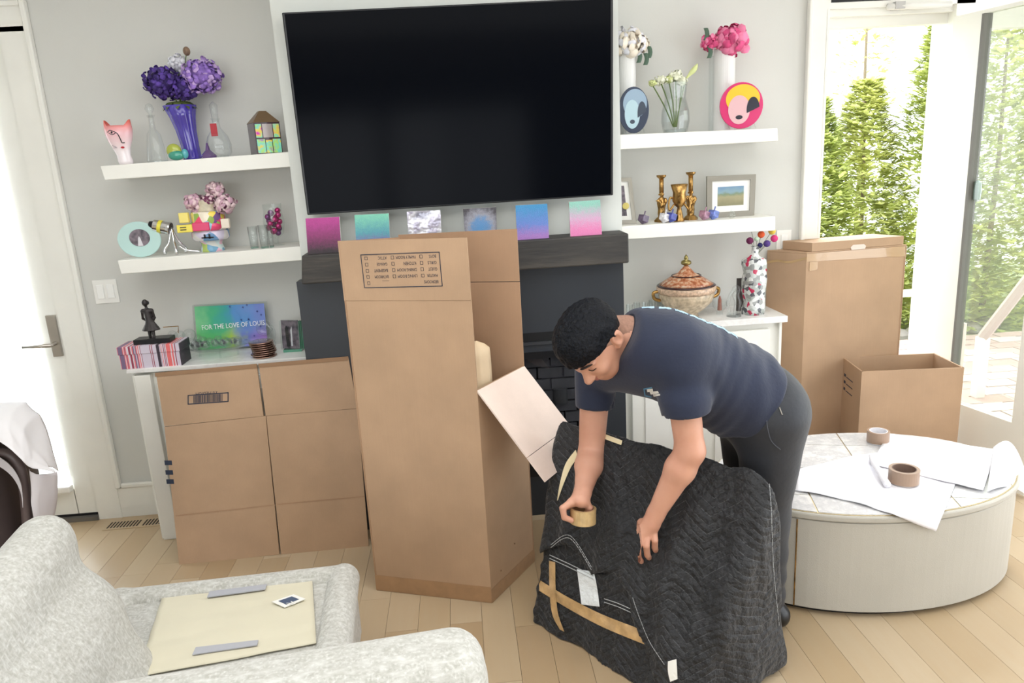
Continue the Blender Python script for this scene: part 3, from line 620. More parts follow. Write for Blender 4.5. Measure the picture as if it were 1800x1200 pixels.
# ------------------------------------------------------------------ right cartons
zt_ = 1.13
a, b, c = PZ(1349, 441, zt_), PZ(1418, 446, zt_), PZ(1594, 427, zt_); a.y = min(a.y, 3.565); b = V3(b.x, min(b.y, 3.43), zt_); c = PY(1594, 427, 3.45); b = PY(1418, 446, b.y); a = PY(1349, 441, 3.562)
c.z = b.z; a.z = b.z; zt_ = b.z; d_ = c+(a-b); d_.y = min(d_.y, 3.574); print('tallR', a, b, c, d_)
if d_.x < DR0: pass
tr_ = thing('tall_carton', 'tall closed kraft carton beside the right doorway with tape along its top edge', 'box', (.5*(b.x+c.x), .5*(b.y+c.y)+.08, 0))
z3 = V3(0, 0, 1)
def cbox(name_, pts, z0, z1, parent, mt): 
    q = [V3(p.x, p.y, z0) for p in pts]; return obj(name_, MB().slab(q, V3(0, 0, z1-z0)), mt, parent)
a2 = V3(a.x+.012, a.y, 0)
fb_ = V3(0, 0, 0)
obj('front_panel', panel(V3(b.x, b.y, 0), V3(c.x, c.y, 0), 0, zt_), CARD, tr_)
obj('left_panel', panel(V3(a.x, a.y, 0), V3(b.x, b.y, 0), 0, zt_), CARD, tr_)
obj('right_panel', panel(V3(c.x, c.y, 0), V3(d_.x, d_.y, 0), 0, zt_), CARD, tr_)
dq = V3(d_.x, d_.y, 0)
obj('back_panel', panel(dq, V3(a.x, a.y, 0), 0, zt_), CARD, tr_) if False else None
obj('top_flap', MB().slab([V3(a.x, a.y, zt_+.001), V3(b.x, b.y, zt_+.001), V3(c.x, c.y, zt_+.001), V3(dq.x, dq.y, zt_+.001)], (0, 0, .006)), CARD, tr_)
n1 = (c-b).cross(z3).normalized(); n2 = (b-a).cross(z3).normalized()
CT = glass('clear_packing_tape', (222, 196, 160), .45, .12)
mb = MB().slab([b+n1*.001+V3(0, 0, -.038), c+n1*.001+V3(0, 0, -.048), c+n1*.001, b+n1*.001], n1*.0006).slab([b+n1*.002+V3(0, 0, -.018), c+n1*.002+V3(0, 0, -.052), c+n1*.002+V3(0, 0, -.03), b+n1*.002+V3(0, 0, -.004)], n1*.0006)
mb.slab([b+n1*.002+(c-b)*.03+V3(0, 0, -.085), b+n1*.002+(c-b)*.11+V3(0, 0, -.08), b+n1*.002+(c-b)*.11+V3(0, 0, -.04), b+n1*.002+(c-b)*.03+V3(0, 0, -.04)], n1*.0006)
obj('tape_strip', mb, mat('glossy_tan_tape', (190, 158, 122), .1, bump=.25, bscale=18, coat=.7), tr_)
e1, e2 = b+n2*.002+V3(0, 0, -.02), a+n2*.002+V3(0, 0, -.055)
obj('tape_end', MB().ribbon(bez([e1, e1*.6+e2*.4+V3(0, 0, -.01), e2*.75+e1*.25+V3(0, 0, .004), e2], 5), V3(0, 0, .012)), TAPE, tr_)
fbx = thing('flat_box', 'thin flat kraft box lying on top of the tall closed carton', 'box', (b+c)*.5)
q = [PY(1376, 424, 3.56), PY(1427, 444, b.y), PY(1588, 433, c.y-.005), PY(1565, 418, dq.y)]
for p in q: p.z = zt_+.008
q[3] = q[2]+(q[0]-q[1])
obj('lid', MB().slab([p+V3(0, 0, .0) for p in q], (0, 0, .042)), CARD, fbx, bevel=.002)
m_ = (q[1]+q[2])*.5+n1*.001; ux2 = (q[2]-q[1]).normalized()
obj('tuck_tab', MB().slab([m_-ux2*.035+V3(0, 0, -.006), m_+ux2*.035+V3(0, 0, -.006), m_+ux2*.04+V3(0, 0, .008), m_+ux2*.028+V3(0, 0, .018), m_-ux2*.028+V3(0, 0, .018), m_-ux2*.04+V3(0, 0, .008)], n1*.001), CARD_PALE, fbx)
zs = .592; s = [PZ(1515, 653, zs), PZ(1695, 646, zs), PZ(1641, 621, zs), PZ(1480, 627, zs)]; s[2] = s[3]+(s[1]-s[0])*.97; print('small', s, b, c)
sb_ = thing('open_carton', 'short open-topped kraft carton between the tall closed carton and the door leaf', 'box', (s[0]+s[1])*.5-V3(0, -.1, zs))
g = [V3(p.x, p.y, 0) for p in s]
for nm, i, j in (('front_panel', 0, 1), ('right_panel', 1, 2), ('back_panel', 2, 3), ('left_panel', 3, 0)): obj(nm, panel(g[i], g[j], 0, zs), CARD, sb_)
obj('bottom_panel', MB().slab([p+V3(0, 0, .003) for p in g], (0, 0, .008)), CARD_IN, sb_)
nl = (g[0]-g[3]).cross(z3).normalized(); ul = (g[0]-g[3]).normalized(); mb = MB(); Lw = (g[0]-g[3]).length
for k in range(3):
    for w0, w1 in ((.18, .26), (.3, .62)):
        z_ = zs-.085-k*.035; p0 = g[3]+ul*Lw*w0+V3(0, 0, z_)+nl*.001; p1 = g[3]+ul*Lw*w1+V3(0, 0, z_)+nl*.001
        mb.slab([p0, p1, p1+V3(0, 0, .004 if w0 > .2 else .014), p0+V3(0, 0, .004 if w0 > .2 else .014)], nl*.0005)
for w0 in (.3, .42): p0 = g[3]+ul*Lw*w0+V3(0, 0, .16)+nl*.001; mb.slab([p0, p0+ul*.008, p0+ul*.008+V3(0, 0, .05), p0+V3(0, 0, .05)], nl*.0005)
obj('printed_marks', mb, INK, sb_, kind='stuff')
# ------------------------------------------------------------------ oval coffee table
EC = V3(1.5, 2.575, 0); EA, EB = .58, .385; TZ = .40
def ellp(th, s=0.0): return V3(EC.x+(EA+s)*math.cos(th), EC.y+(EB+s)*math.sin(th), 0)
def drum(z0, z1, s, n=96, mb=None):
    mb = mb or MB(); vs = [ellp(2*math.pi*k/n, s)+V3(0, 0, z) for z in (z0, z1) for k in range(n)]
    return mb.add(vs, [(k, (k+1) % n, n+(k+1) % n, n+k) for k in range(n)]+[tuple(range(n-1, -1, -1)), tuple(range(n, 2*n))])
ctb = thing('coffee_table', 'large oval drum coffee table in pale shagreen with marble tiled top', 'table', EC)
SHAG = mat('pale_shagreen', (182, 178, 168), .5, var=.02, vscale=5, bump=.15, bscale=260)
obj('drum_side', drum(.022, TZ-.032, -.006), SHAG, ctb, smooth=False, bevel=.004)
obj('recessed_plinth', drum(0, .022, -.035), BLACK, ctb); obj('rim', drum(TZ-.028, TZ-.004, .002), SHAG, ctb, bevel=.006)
th0 = -math.acos((1.112-EC.x)/EA)
for k, th in enumerate((th0, th0+math.pi, -th0*.0+math.radians(60))):
    p = ellp(th, -.005); t_ = (ellp(th+.01)-ellp(th)).normalized(); obj('brass_inlay', MB().slab([p-t_*.002+V3(0, 0, .024), p+t_*.002+V3(0, 0, .024), p+t_*.002+V3(0, 0, TZ-.034), p-t_*.002+V3(0, 0, TZ-.034)], (p-EC).normalized()*.002), BRASS, ctb)
def clip_poly(poly, n=72):
    E = [ellp(2*math.pi*k/n, -.012) for k in range(n)]
    for k in range(n):
        A, B = E[k], E[(k+1) % n]; out = []
        def side(p): return (B.x-A.x)*(p.y-A.y)-(B.y-A.y)*(p.x-A.x)
        for i in range(len(poly)):
            P, Q = poly[i], poly[(i+1) % len(poly)]; sp, sq = side(P), side(Q)
            if sp >= 0: out.append(P)
            if (sp >= 0) != (sq >= 0): out.append(P+(Q-P)*(sp/(sp-sq)))
        poly = out
        if len(poly) < 3: return None
    return poly
obj('brass_bed', drum(TZ-.006, TZ-.0022, -.008), mat('brass_bed_metal', (196, 178, 140), .3, metal=.8), ctb)
ca, sa_ = math.cos(math.radians(-14)), math.sin(math.radians(-14)); MT = []
for k in range(3):
    t = NT('tile_marble_%d' % k); g_ = t.noise(4+k, 7, None, .75); t.l(t.ramp(g_, [(.4, (226, 226, 226)), (.5, (204, 204, 206)), (.58, (232, 231, 230)), (.75, (214, 212, 212))]), t.b.inputs['Base Color']); t.b.inputs['Roughness'].default_value = .12; MT.append(t.m)
for i in range(-3, 3):
    for j in range(-2, 2):
        sz = .24; q = [V3(i*sz+.0025, j*sz+.0025, 0), V3((i+1)*sz-.0025, j*sz+.0025, 0), V3((i+1)*sz-.0025, (j+1)*sz-.0025, 0), V3(i*sz+.0025, (j+1)*sz-.0025, 0)]
        q = clip_poly([EC+V3(p.x*ca-p.y*sa_, p.x*sa_+p.y*ca, 0) for p in q])
        if q: obj('marble_tile', MB().slab([p+V3(0, 0, TZ-.0022) for p in q], (0, 0, .0024)), MT[rng.randint(3)], ctb)
# packing paper on the table
def paper_pt(px, py, lift=.004):
    p = PZ(px, py, TZ+lift); dx, dy = (p.x-EC.x)/(EA+.012), (p.y-EC.y)/(EB+.012)
    if dx*dx+dy*dy <= 1: return p
    r = ray(px, py); ox, oy, rx, ry = -EC.x/(EA+.012), -EC.y/(EB+.012), r.x/(EA+.012), r.y/(EB+.012)
    A_, B_, C_ = rx*rx+ry*ry, 2*(ox*rx+oy*ry), ox*ox+oy*oy-1; dsc = B_*B_-4*A_*C_
    if dsc < 0: return p
    t = (-B_-math.sqrt(dsc))/(2*A_); h = CAM+r*t
    return h if h.z <= TZ+lift else p
def bil(c, u, v): return tuple((c[0][k]*(1-u)+c[1][k]*u)*(1-v)+(c[3][k]*(1-u)+c[2][k]*u)*v for k in (0, 1))
def sheet(name_, lb, corners, bow=None, lift=.004, seed=0, amp=.007, fn=None, nu=40, nv=34):
    def f(u, v):
        x, y = bil(corners, u, v)
        if bow: dx, dy = bow(u, v); x += dx; y += dy
        p = paper_pt(x, y, lift); nz = noise.noise((p.x*7+seed, p.y*9, seed))+.5*noise.noise((p.x*19, p.y*23, seed+3))
        p = p+V3(0, 0, abs(nz)*amp); return p if not fn else fn(p, u, v)
    return tag(obj(name_, MB().grid(f, nu, nv), PAPER, smooth=True, solid=.0008), lb, 'paper')
sheet('packing_paper', 'large white packing paper sheet with its corner hanging over the coffee table front', [(1398, 862), (1645, 936), (1700, 800), (1400, 826)], bow=lambda u, v: (0, -10*math.sin(math.pi*u)*(1-v)-18*math.sin(math.pi*u)*v), seed=1)
sheet('packing_paper', 'second white paper sheet across the back of the coffee table under a tape roll', [(1530, 815), (1728, 862), (1752, 790), (1562, 762)], lift=.010, seed=5, amp=.006)
def curl(p, u, v): return p+V3(.03*u, 0, .045*math.sin(math.pi*min(1, u*.95))*(.4+.6*v))
cs = [PZ(1735, 864, TZ+.01), PZ(1805, 850, TZ-.02), PZ(1798, 800, TZ+.03), PZ(1746, 786, TZ+.02)]
def f(u, v):
    p = (cs[0]*(1-u)+cs[1]*u)*(1-v)+(cs[3]*(1-u)+cs[2]*u)*v; return p+V3(.01*u, 0, .05*math.sin(math.pi*u)*(.3+.7*v)-.05*u*u)
tag(obj('packing_paper', MB().grid(f, 20, 14), PAPER, smooth=True, solid=.0008), 'white paper curling over the right end of the coffee table', 'paper')
c0, c1 = PZ(1530, 800, TZ+.02), PZ(1560, 852, TZ+.02)
tag(obj('paper_scroll', MB().tube(bez([c0, (c0+c1)*.5+V3(-.01, 0, .012), c1], 5), [.006, .008, .01, .012, .012, .011, .011, .01, .012, .013, .014]), PAPER, smooth=True), 'rolled-up edge of crumpled paper left of the front tape roll', 'paper')
# tape rolls
CORE = mat('cardboard_core', (228, 226, 230), .6); TROLL = mat('tape_roll_brown', (160, 134, 114), .3, var=.04); 
def roll(px, py, z, lb, core, r=.049, h=.047, side=TROLL):
    p = PZ(px, py, z); o = thing('tape_roll', lb, 'tape', p, 'rolls of packing tape')
    ri = r*.74
    def ring(r0, r1, z0, z1, n=32):
        mb = MB(); vs = []
        for rr, zz in ((r0, z0), (r1, z0), (r1, z1), (r0, z1)):
            vs += [V3(p.x+rr*math.cos(2*math.pi*k/n), p.y+rr*math.sin(2*math.pi*k/n), p.z+zz) for k in range(n)]
        return mb.add(vs, [(i*n+k, i*n+(k+1) % n, ((i+1) % 4)*n+(k+1) % n, ((i+1) % 4)*n+k) for i in range(4) for k in range(n)])
    obj('wound_tape', ring(ri+.003, r, 0, h), side, o, smooth=False); obj('core', ring(ri, ri+.003, -.0, h+.0005), core, o); return o
roll(1543, 775, TZ+.006, 'tape roll near the far edge of the coffee table, pale core', CORE, .044)
roll(1588, 845, TZ+.012, 'brown tape roll standing on white paper mid coffee table', mat('brown_core', (120, 98, 86), .7), .0525, .05)
# ------------------------------------------------------------------ sofa
FAB = NT('heather_boucle'); 
n_a = FAB.noise(1, 3, FAB.mapped((120, 120, 30))); n_b = FAB.noise(1, 3, FAB.mapped((30, 60, 150))); mxn = FAB.math('MAXIMUM', n_a, n_b)
FAB.l(FAB.ramp(mxn, [(.4, (172, 171, 163)), (.56, (190, 189, 183)), (.72, (208, 208, 203))]), FAB.b.inputs['Base Color']); FAB.b.inputs['Roughness'].default_value = .95; FAB.b.inputs['Sheen Weight'].default_value = .2; FAB.bump(mxn, .5, .006); FAB = FAB.m
so = thing('sofa', 'pale grey boucle sofa in the near left, seat cushion missing and lining exposed', 'sofa', (-.8, 1.9, 0))
def net_obj(name_, fn, lo, hi, h, mt, parent, **k): return obj(name_, net_mb(fn, lo, hi, h), mt, parent, smooth=True, **k)
def rbox(P, c, M, half, r):                      # oriented rounded box
    q = np.abs((P-np.array(c))@np.array(M, float).T)-(np.array(half)-r)
    return np.linalg.norm(np.maximum(q, 0), axis=-1)+np.minimum(q.max(-1), 0)-r
ZD = .36
L1, L2, L3 = PZ(214, 1030, ZD), PZ(622, 985, ZD), PZ(656, 1110, ZD); ux3 = (L2-L1).normalized(); uy3 = V3(-ux3.y, ux3.x, 0)
Md = [list(ux3), list(uy3), [0, 0, 1]]
cen_d = (L1+L2)*.5-uy3*.38; hw = (L2-L1).length*.5
def deck(P):
    d = rbox(P, (cen_d.x, cen_d.y, .20), Md, (hw+.0, .40, .135), .03); return d
net_obj('seat_deck', deck, (cen_d.x-hw-.15, cen_d.y-.5, .03), (cen_d.x+hw+.15, cen_d.y+.5, .4), .012, FAB, so)
def border(P):
    e0, e1 = L1-uy3*.035+ux3*.0, L2-uy3*.035
    d = cap_(P, e0+V3(0, 0, -.045), e1+V3(0, 0, -.045)-ux3*.03, .048, .048)
    d = np.minimum(d, cap_(P, e1-ux3*.035+V3(0, 0, -.045), e1-ux3*.02-uy3*.62+V3(0, 0, -.045), .052, .052))
    d = smin(d, cap_(P, e0+V3(0, 0, -.045), e0-uy3*.40-ux3*.02+V3(0, 0, -.045), .05, .05), .015); return d
net_obj('seat_border', border, (cen_d.x-hw-.2, cen_d.y-.55, .2), (cen_d.x+hw+.15, cen_d.y+.55, .42), .009, FAB, so)
zdk = .3365; dq_ = [PZ(286, 1046, zdk+.006), PZ(549, 1020, zdk+.006), PZ(556, 1130, zdk+.006), PZ(240, 1190, zdk+.006)]
def f(u, v): p = (dq_[3]*(1-u)+dq_[2]*u)*(1-v)+(dq_[0]*(1-u)+dq_[1]*u)*v; return p+V3(0, 0, .003*math.sin(v*26+2*noise.noise((u*3, v*3, 0)))*(.5+.5*noise.noise((u*2, v*9, 4))))
lining = obj('dust_cover', MB().grid(f, 30, 40), mat('cream_lining', (212, 206, 184), .85, var=.01, bump=.08), so, smooth=True, solid=.002, label='cream lining cloth')
for q in ([(364, 1049), (466, 1035), (469, 1026), (368, 1039)], [(338, 1150), (452, 1133), (454, 1124), (344, 1137)]):
    obj('hook_tape', MB().slab([PZ(*p, zdk+.014) for p in q], (0, 0, -.003)), mat('grey_velcro', (172, 173, 180), .95), so, label='grey hook and loop strip')
q = [PZ(478, 1057, zdk+.0145), PZ(500, 1067, zdk+.0145), PZ(537, 1052, zdk+.0145), PZ(516, 1044, zdk+.0145)]
tg = obj('fabric_label', MB().slab(q, (0, 0, -.002)), WHITE, so, label='white label with navy square')
cq = sum(q, Vector())/4; obj('label_square', MB().slab([cq+(p-cq)*.62+V3(0, 0, .0008) for p in q], (0, 0, -.0006)), mat('label_navy', (70, 84, 110), .7), tg)
text_mb(lm := MB(), 'R', .034, cq+(q[0]-cq)*.0+V3(.012, -.008, .0015), -(q[2]-q[1]).normalized(), -(q[0]-q[1]).normalized()*1, V3(0, 0, 1)); obj('label_letter', lm, WHITE, tg)
# near arm
ZA = .60; a0_, a1_ = PZ(60, 1213, ZA), PZ(770, 1098, ZA); ua = (a1_-a0_); ua.z = 0; ua.normalize(); va = V3(-ua.y, ua.x, 0); 
endx = PZ(848, 1150, ZA-.08); La = (endx-a0_).dot(ua)
ac = a0_+ua*(La*.5-.15)-va*.083; Ma = [list(ua), list(va), [0, 0, 1]]
ac.z = 0
def arm(P): return rbox(P, (ac.x, ac.y, ZA-.265), Ma, (La*.5+.15, .105, .275), .075)+.0
net_obj('near_arm', arm, (ac.x-La*.5-.3, ac.y-.3, .04), (ac.x+La*.5+.3, ac.y+.3, .64), .012, FAB, so)
e = ac+ua*(La*.5+.15-.008)
pts = [e-ua*.085+V3(0, 0, ZA-.001)+va*.02, e-ua*.045+V3(0, 0, ZA-.012)+va*.02, e-ua*.012+V3(0, 0, ZA-.045)+va*.02, e+V3(0, 0, ZA-.09)+va*.02, e+V3(0, 0, .1)+va*.02]
obj('piping', MB().tube(bez(pts, 6), .0045), FAB, so, smooth=True)
# back rest on the left
q0, q1 = PZ(84, 917, .76), PZ(222, 1165, .40)
Bf = V3(-1.245, 2.0, 0)
def back(P):
    # slab leaning back: far end near the top left of the photo, running towards the camera
    top0, top1 = np.array([-1.19, 1.93, .70]), np.array([-1.05, .75, .66])
    bot0, bot1 = np.array([-1.06, 1.84, .28]), np.array([-.84, .75, .28])
    d1 = cap_(P, top0, top1, .075, .09); d2 = cap_(P, bot0, bot1, .14, .15); mid0, mid1 = (top0+bot0)/2, (top1+bot1)/2
    return smin(smin(d1, cap_(P, mid0, mid1, .115, .125), .14), d2, .14)
net_obj('backrest', back, (-1.5, .6, .1), (-.55, 2.15, .85), .014, FAB, so)
for x, y in ((-1.1, 2.1), (-.4, 2.15), (-.15, 1.45), (-1.0, .9)): obj('leg', MB().lathe([(.02, 0), (.024, .09)], (x, y, 0), 12), BLACK, so)
# ------------------------------------------------------------------ paper-wrapped chair at the far left
chn = thing('wrapped_chair', 'dark brown curved-back chair draped in packing paper at the far left', 'chair', (-1.75, 2.35, 0))
BRN = mat('dark_walnut', (62, 50, 48), .45, var=.08)
cc = V3(-1.92, 2.36, 0)
def shell(u, v):
    th = math.radians(-95+190*u); z = .12+.80*v; r = .44+.02*v
    return V3(cc.x+r*math.cos(th)*.95, cc.y+r*math.sin(th)*.8, z-.16*(1-math.cos(th))*v)
obj('back_shell', MB().grid(shell, 40, 12), BRN, chn, smooth=True, solid=.03)
obj('seat', MB().lathe([(.38, .36), (.42, .40), (.42, .45), (.36, .48)], cc, 32, sy=.85), BRN, chn, smooth=True)
for x, y in ((-.28, -.25), (.28, -.25), (.28, .25), (-.28, .25)): obj('leg', MB().tube([cc+V3(x, y, .36), cc+V3(x*1.1, y*1.1, 0)], .018), BRN, chn)
def pline(pts, u): 
    n_ = len(pts)-1; k = min(int(u*n_), n_-1); f_ = u*n_-k; return pts[k]*(1-f_)+pts[k+1]*f_
top_ = [PY(x, y, Y) for x, y, Y in ((-90, 722, 2.5), (0, 707, 2.52), (45, 706, 2.5), (70, 728, 2.46), (90, 780, 2.42), (103, 828, 2.38))]
low_ = [PY(x, y, Y) for x, y, Y in ((-90, 760, 2.16), (0, 776, 2.18), (22, 792, 2.19), (42, 812, 2.20), (58, 823, 2.22), (98, 831, 2.28))]
def drape(u, v):
    a_, b_ = pline(top_, u), pline(low_, u); p = a_*(1-v)+b_*v; return p+V3(0, -.035, .035)*math.sin(math.pi*v)+V3(1, 1, 0)*noise.noise((u*5, v*4, 2))*.006
cp = obj('paper_cover', MB().grid(drape, 50, 20), mat('paper_shade', (222, 219, 220), .8, var=.01, bump=.1, bscale=12), smooth=True, solid=.001); tag(cp, 'crinkled packing paper draped over the back of the far left chair', 'paper')
lft = [PY(x, y, Y) for x, y, Y in ((52, 824, 2.25), (58, 890, 2.25), (62, 980, 2.25), (62, 1060, 2.25))]; rgt = [PY(x, y, Y) for x, y, Y in ((100, 829, 2.32), (102, 875, 2.36), (87, 940, 2.38), (84, 1040, 2.38))]
def hang(u, v): a_, b_ = pline(lft, v), pline(rgt, v); return a_*(1-u)+b_*u+V3(.0, -.03, 0)*math.sin(math.pi*u)+V3(1, 1, 0)*noise.noise((u*4, v*5, 7))*.006
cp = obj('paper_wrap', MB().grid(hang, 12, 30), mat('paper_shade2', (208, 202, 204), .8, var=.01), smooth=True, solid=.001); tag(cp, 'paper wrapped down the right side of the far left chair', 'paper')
st_ = [PY(x, y, 2.24) for x, y in ((-20, 806), (0, 812), (22, 830), (36, 856), (40, 884))]
obj('pale_strap', MB().ribbon(bez(st_, 5), V3(.006, 0, .03)), mat('strap_pale', (196, 190, 192), .6), chn, solid=.002)
obj('side_post', MB().tube(bez([PY(x, y, 2.27) for x, y in ((-40, 800), (10, 796), (34, 820), (44, 870), (50, 960), (54, 1080))], 5), .016), mat('brown_post', (92, 78, 76), .4), chn, smooth=True)
# ------------------------------------------------------------------ blanket-wrapped furniture
bA, bB, bR, bD = np.array([.18, 2.38, 0]), np.array([.60, 1.84, 0]), np.array([.93, 2.0, 0]), np.array([.44, 2.60, 0])
bL, bT = np.array([.325, 2.49, .658]), np.array([.872, 2.01, .615])
bc = (bA+bB+bR+bD+bL+bT)/6
def plane(a, b, c):
    n = np.cross(b-a, c-a); n /= np.linalg.norm(n)
    if n@(bc-a) > 0: n = -n
    return n, n@a
PLS = [plane(bA, bB, bL), plane(bB, bT, bL), plane(bB, bR, bT), plane(bR, bD, bT), plane(bD, bL, bT), plane(bA, bD, bL), (np.array([0, 0, -1.]), 0.0)]
def vnoise(P, s, seed=0):                       # cheap smooth vector noise
    rs = np.random.RandomState(seed); out = 0
    for k in range(5):
        w = rs.randn(3)*s; out = out+np.sin(P@w+rs.rand()*6.28)
    return out/3
def bun0(P, r=.035):
    d = None
    for n, c in PLS[:-1]:
        q = P@n-c-.004; d = q if d is None else smax(d, q, .03)
    return smax(d, -P[..., 2]+.004, .012)-.010
ub = (bB-bA)/np.linalg.norm(bB-bA)
def folds(P, a=.008, seed=0):
    s = P@ub; z = P[..., 2]
    return a*np.clip((.72-z)/.16, .15, 1)*(np.sin(s*34+2.2*vnoise(P, 7, seed))*.45+vnoise(P*np.array([1.3, 1.3, .6]), 16, seed+1)*.6)
def bun_core(P): return bun0(P)-folds(P, .009, 4)-.004*vnoise(P, 60, 9)
hem_px = [(926, 948), (966, 962), (1001, 953), (1040, 1010), (1060, 1003), (1078, 1004), (1110, 1042), (1117, 1080), (1135, 1131), (1165, 1185)]
hm = sorted([((np.array(march_hit(bun0, x, y))-bA)@ub, march_hit(bun0, x, y).z) for x, y in hem_px]); hu, hz = np.array([h[0] for h in hm]), np.array([h[1] for h in hm])
hu[0] = -.3; hz[-1] = min(hz[-1], .02); 
nF = PLS[0][0]
def bun_over(P):
    u = (P-bA)@ub; zh_ = np.interp(u, hu, hz)
    d = bun0(P)-.016-folds(P, .017, 2)-.02*np.exp(-((u-.42-.25*(.7-P[..., 2]))/.05)**2)*np.clip(P[..., 2]*2, 0, 1)*np.clip((.58-P[..., 2])/.2, 0, 1)-.0075*np.clip(vnoise(P*np.array([1, 1, .35]), 44, 31), -1, .6)*np.clip((.70-P[..., 2])/.1, 0.1, 1)
    return smax(d, (zh_-P[..., 2])*.8, .004)
bu = thing('blanket_bundle', 'furniture wrapped in black quilted moving blankets and tan tape, being held by the man', 'wrapped furniture', (.55, 2.2, 0))
def quilt(name, base, line):
    t = NT(name); v = t.sep(t.coord('Object')); 
    u = t.math('ADD', t.math('MULTIPLY', v[0], .75), t.math('MULTIPLY', v[1], -.66))
    tri = t.math('PINGPONG', t.math('ADD', u, t.math('MULTIPLY', t.noise(5, 2), .05)), .085); p = t.math('ADD', t.math('ADD', v[2], t.math('MULTIPLY', tri, .75)), t.math('MULTIPLY', v[1], .12))
    fr = t.math('FRACT', t.math('DIVIDE', p, .026)); dist = t.math('ABSOLUTE', t.math('SUBTRACT', fr, .5))
    ln = t.math('MULTIPLY', t.math('LESS_THAN', dist, .04), t.math('GREATER_THAN', t.noise(6, 2), .46)); puff = t.math('POWER', t.math('MULTIPLY', dist, 2), .5)
    nz = t.noise(26, 4); dsh = t.math('GREATER_THAN', t.noise(130, 1), .47)
    base_c = t.ramp(nz, [(.3, base), (.7, tuple(c*1.25 for c in base))])
    t.l(t.mix(t.math('MULTIPLY', t.math('MULTIPLY', ln, dsh), .62), base_c, line), t.b.inputs['Base Color'])
    t.b.inputs['Roughness'].default_value = .62; t.b.inputs['Sheen Weight'].default_value = .12; t.b.inputs['Sheen Roughness'].default_value = .4
    hgt = t.math('ADD', t.math('MULTIPLY', puff, .22), t.math('MULTIPLY', t.noise(34, 5), 1.6)); t.bump(hgt, .85, .018); return t.m
QB = quilt('black_quilted_blanket', (27, 28, 31), (98, 100, 104)); QB2 = quilt('black_quilted_blanket_lower', (26, 27, 30), (84, 86, 90))
obj('wrapped_core', net_mb(bun_core, (.05, 1.72, 0), (1.08, 2.75, .78), .009), QB2, bu, smooth=True)
obj('blanket_drape', net_mb(bun_over, (.0, 1.66, 0), (1.12, 2.8, .82), .008), QB, bu, smooth=True)
def skin_strip(fn, left, right, n=24, lift=.003):
    Lp, Rp = bez([V3(x, y, 0) for x, y in left], n), bez([V3(x, y, 0) for x, y in right], n); mb = MB(); vs = []
    for a_, b_ in zip(Lp, Rp):
        for k in (0, .25, .5, .75, 1):
            x, y = a_.x*(1-k)+b_.x*k, a_.y*(1-k)+b_.y*k; vs.append(march_hit(fn, x, y)-ray(x, y)*lift)
    m = len(Lp); return mb.add(vs, [q_ for q_ in [(i*5+k, i*5+k+1, (i+1)*5+k+1, (i+1)*5+k) for i in range(m-1) for k in range(4)] if max(vs[j].y for j in q_) < 3])
SHT = mat('shiny_tan_tape', (196, 160, 112), .16, var=.12, vscale=30, bump=.6, bscale=40, coat=.8)
obj('tape_band', skin_strip(bun_core, [(947, 1018), (1000, 1050), (1060, 1080), (1133, 1108)], [(948, 1038), (1000, 1070), (1060, 1102), (1137, 1134)], 10, .006), SHT, bu, smooth=True)
obj('tape_band', skin_strip(bun_core, [(965, 985), (966, 1040), (971, 1080), (984, 1106)], [(976, 988), (977, 1040), (981, 1078), (992, 1110)], 8, .009), SHT, bu, smooth=True)
obj('tape_band', skin_strip(bun_over, [(1012, 790), (994, 815), (984, 850), (979, 880)], [(1016, 803), (1003, 822), (990, 852), (981, 878)], 8, .005), mat('pale_glare_tape', (232, 216, 176), .14, coat=.8), bu, smooth=True)
obj('tape_band', skin_strip(bun_over, [(1062, 762), (1078, 768), (1094, 774)], [(1060, 770), (1078, 777), (1092, 782)], 6, .005), mat('pale_glare_tape', (232, 216, 176), .14, coat=.8), bu, smooth=True)
obj('bubble_wrap', skin_strip(bun_core, [(1014, 1000), (1018, 1030), (1022, 1062)], [(1044, 1004), (1050, 1035), (1054, 1066)], 8, .005), mat('bubble_wrap_white', (226, 230, 232), .25, bump=1, bscale=70), bu, smooth=True)
obj('care_label', skin_strip(bun_over, [(1174, 1162), (1174, 1180), (1178, 1198)], [(1189, 1158), (1190, 1175), (1191, 1193)], 4, .006), WHITE, bu, label='white fabric label')
STC = mat('white_stitching', (188, 190, 192), .8)
def stitch(fn, pts, lift=.004, r=.0011, dash=True):
    P = [march_hit(fn, p.x, p.y)-ray(p.x, p.y)*lift for p in bez([V3(x, y, 0) for x, y in pts], 8)]; mb = MB()
    for a_, b_ in zip(P[:-1], P[1:]):
        if (b_-a_).length > .05 or a_.y > 2.8: continue
        mb.tube([a_, a_+(b_-a_)*.86], r, 4)
    return mb
mb = MB()
for o_ in (0, 5): mb2 = stitch(bun_over, [(968+o_*.1, 962-o_), (1002, 946-o_), (1040, 1002-o_)]); mb.add(mb2.v, mb2.f)
for o_ in (0, 6): mb2 = stitch(bun_core, [(966, 975+o_), (1003, 992+o_), (1043, 1012+o_)], .009, .0015); mb.add(mb2.v, mb2.f); mb2 = stitch(bun_core, [(1062, 1052+o_), (1086, 1060+o_), (1113, 1072+o_)], .009, .0013); mb.add(mb2.v, mb2.f)
for pl in ([(1112, 1050), (1124, 1085), (1142, 1128), (1168, 1168)], [(1352, 842), (1356, 900), (1360, 1000), (1370, 1100)]): mb2 = stitch(bun_over, pl, .004, .0008); mb.add(mb2.v, mb2.f)
obj('hem_stitching', mb, STC, bu, kind='stuff')
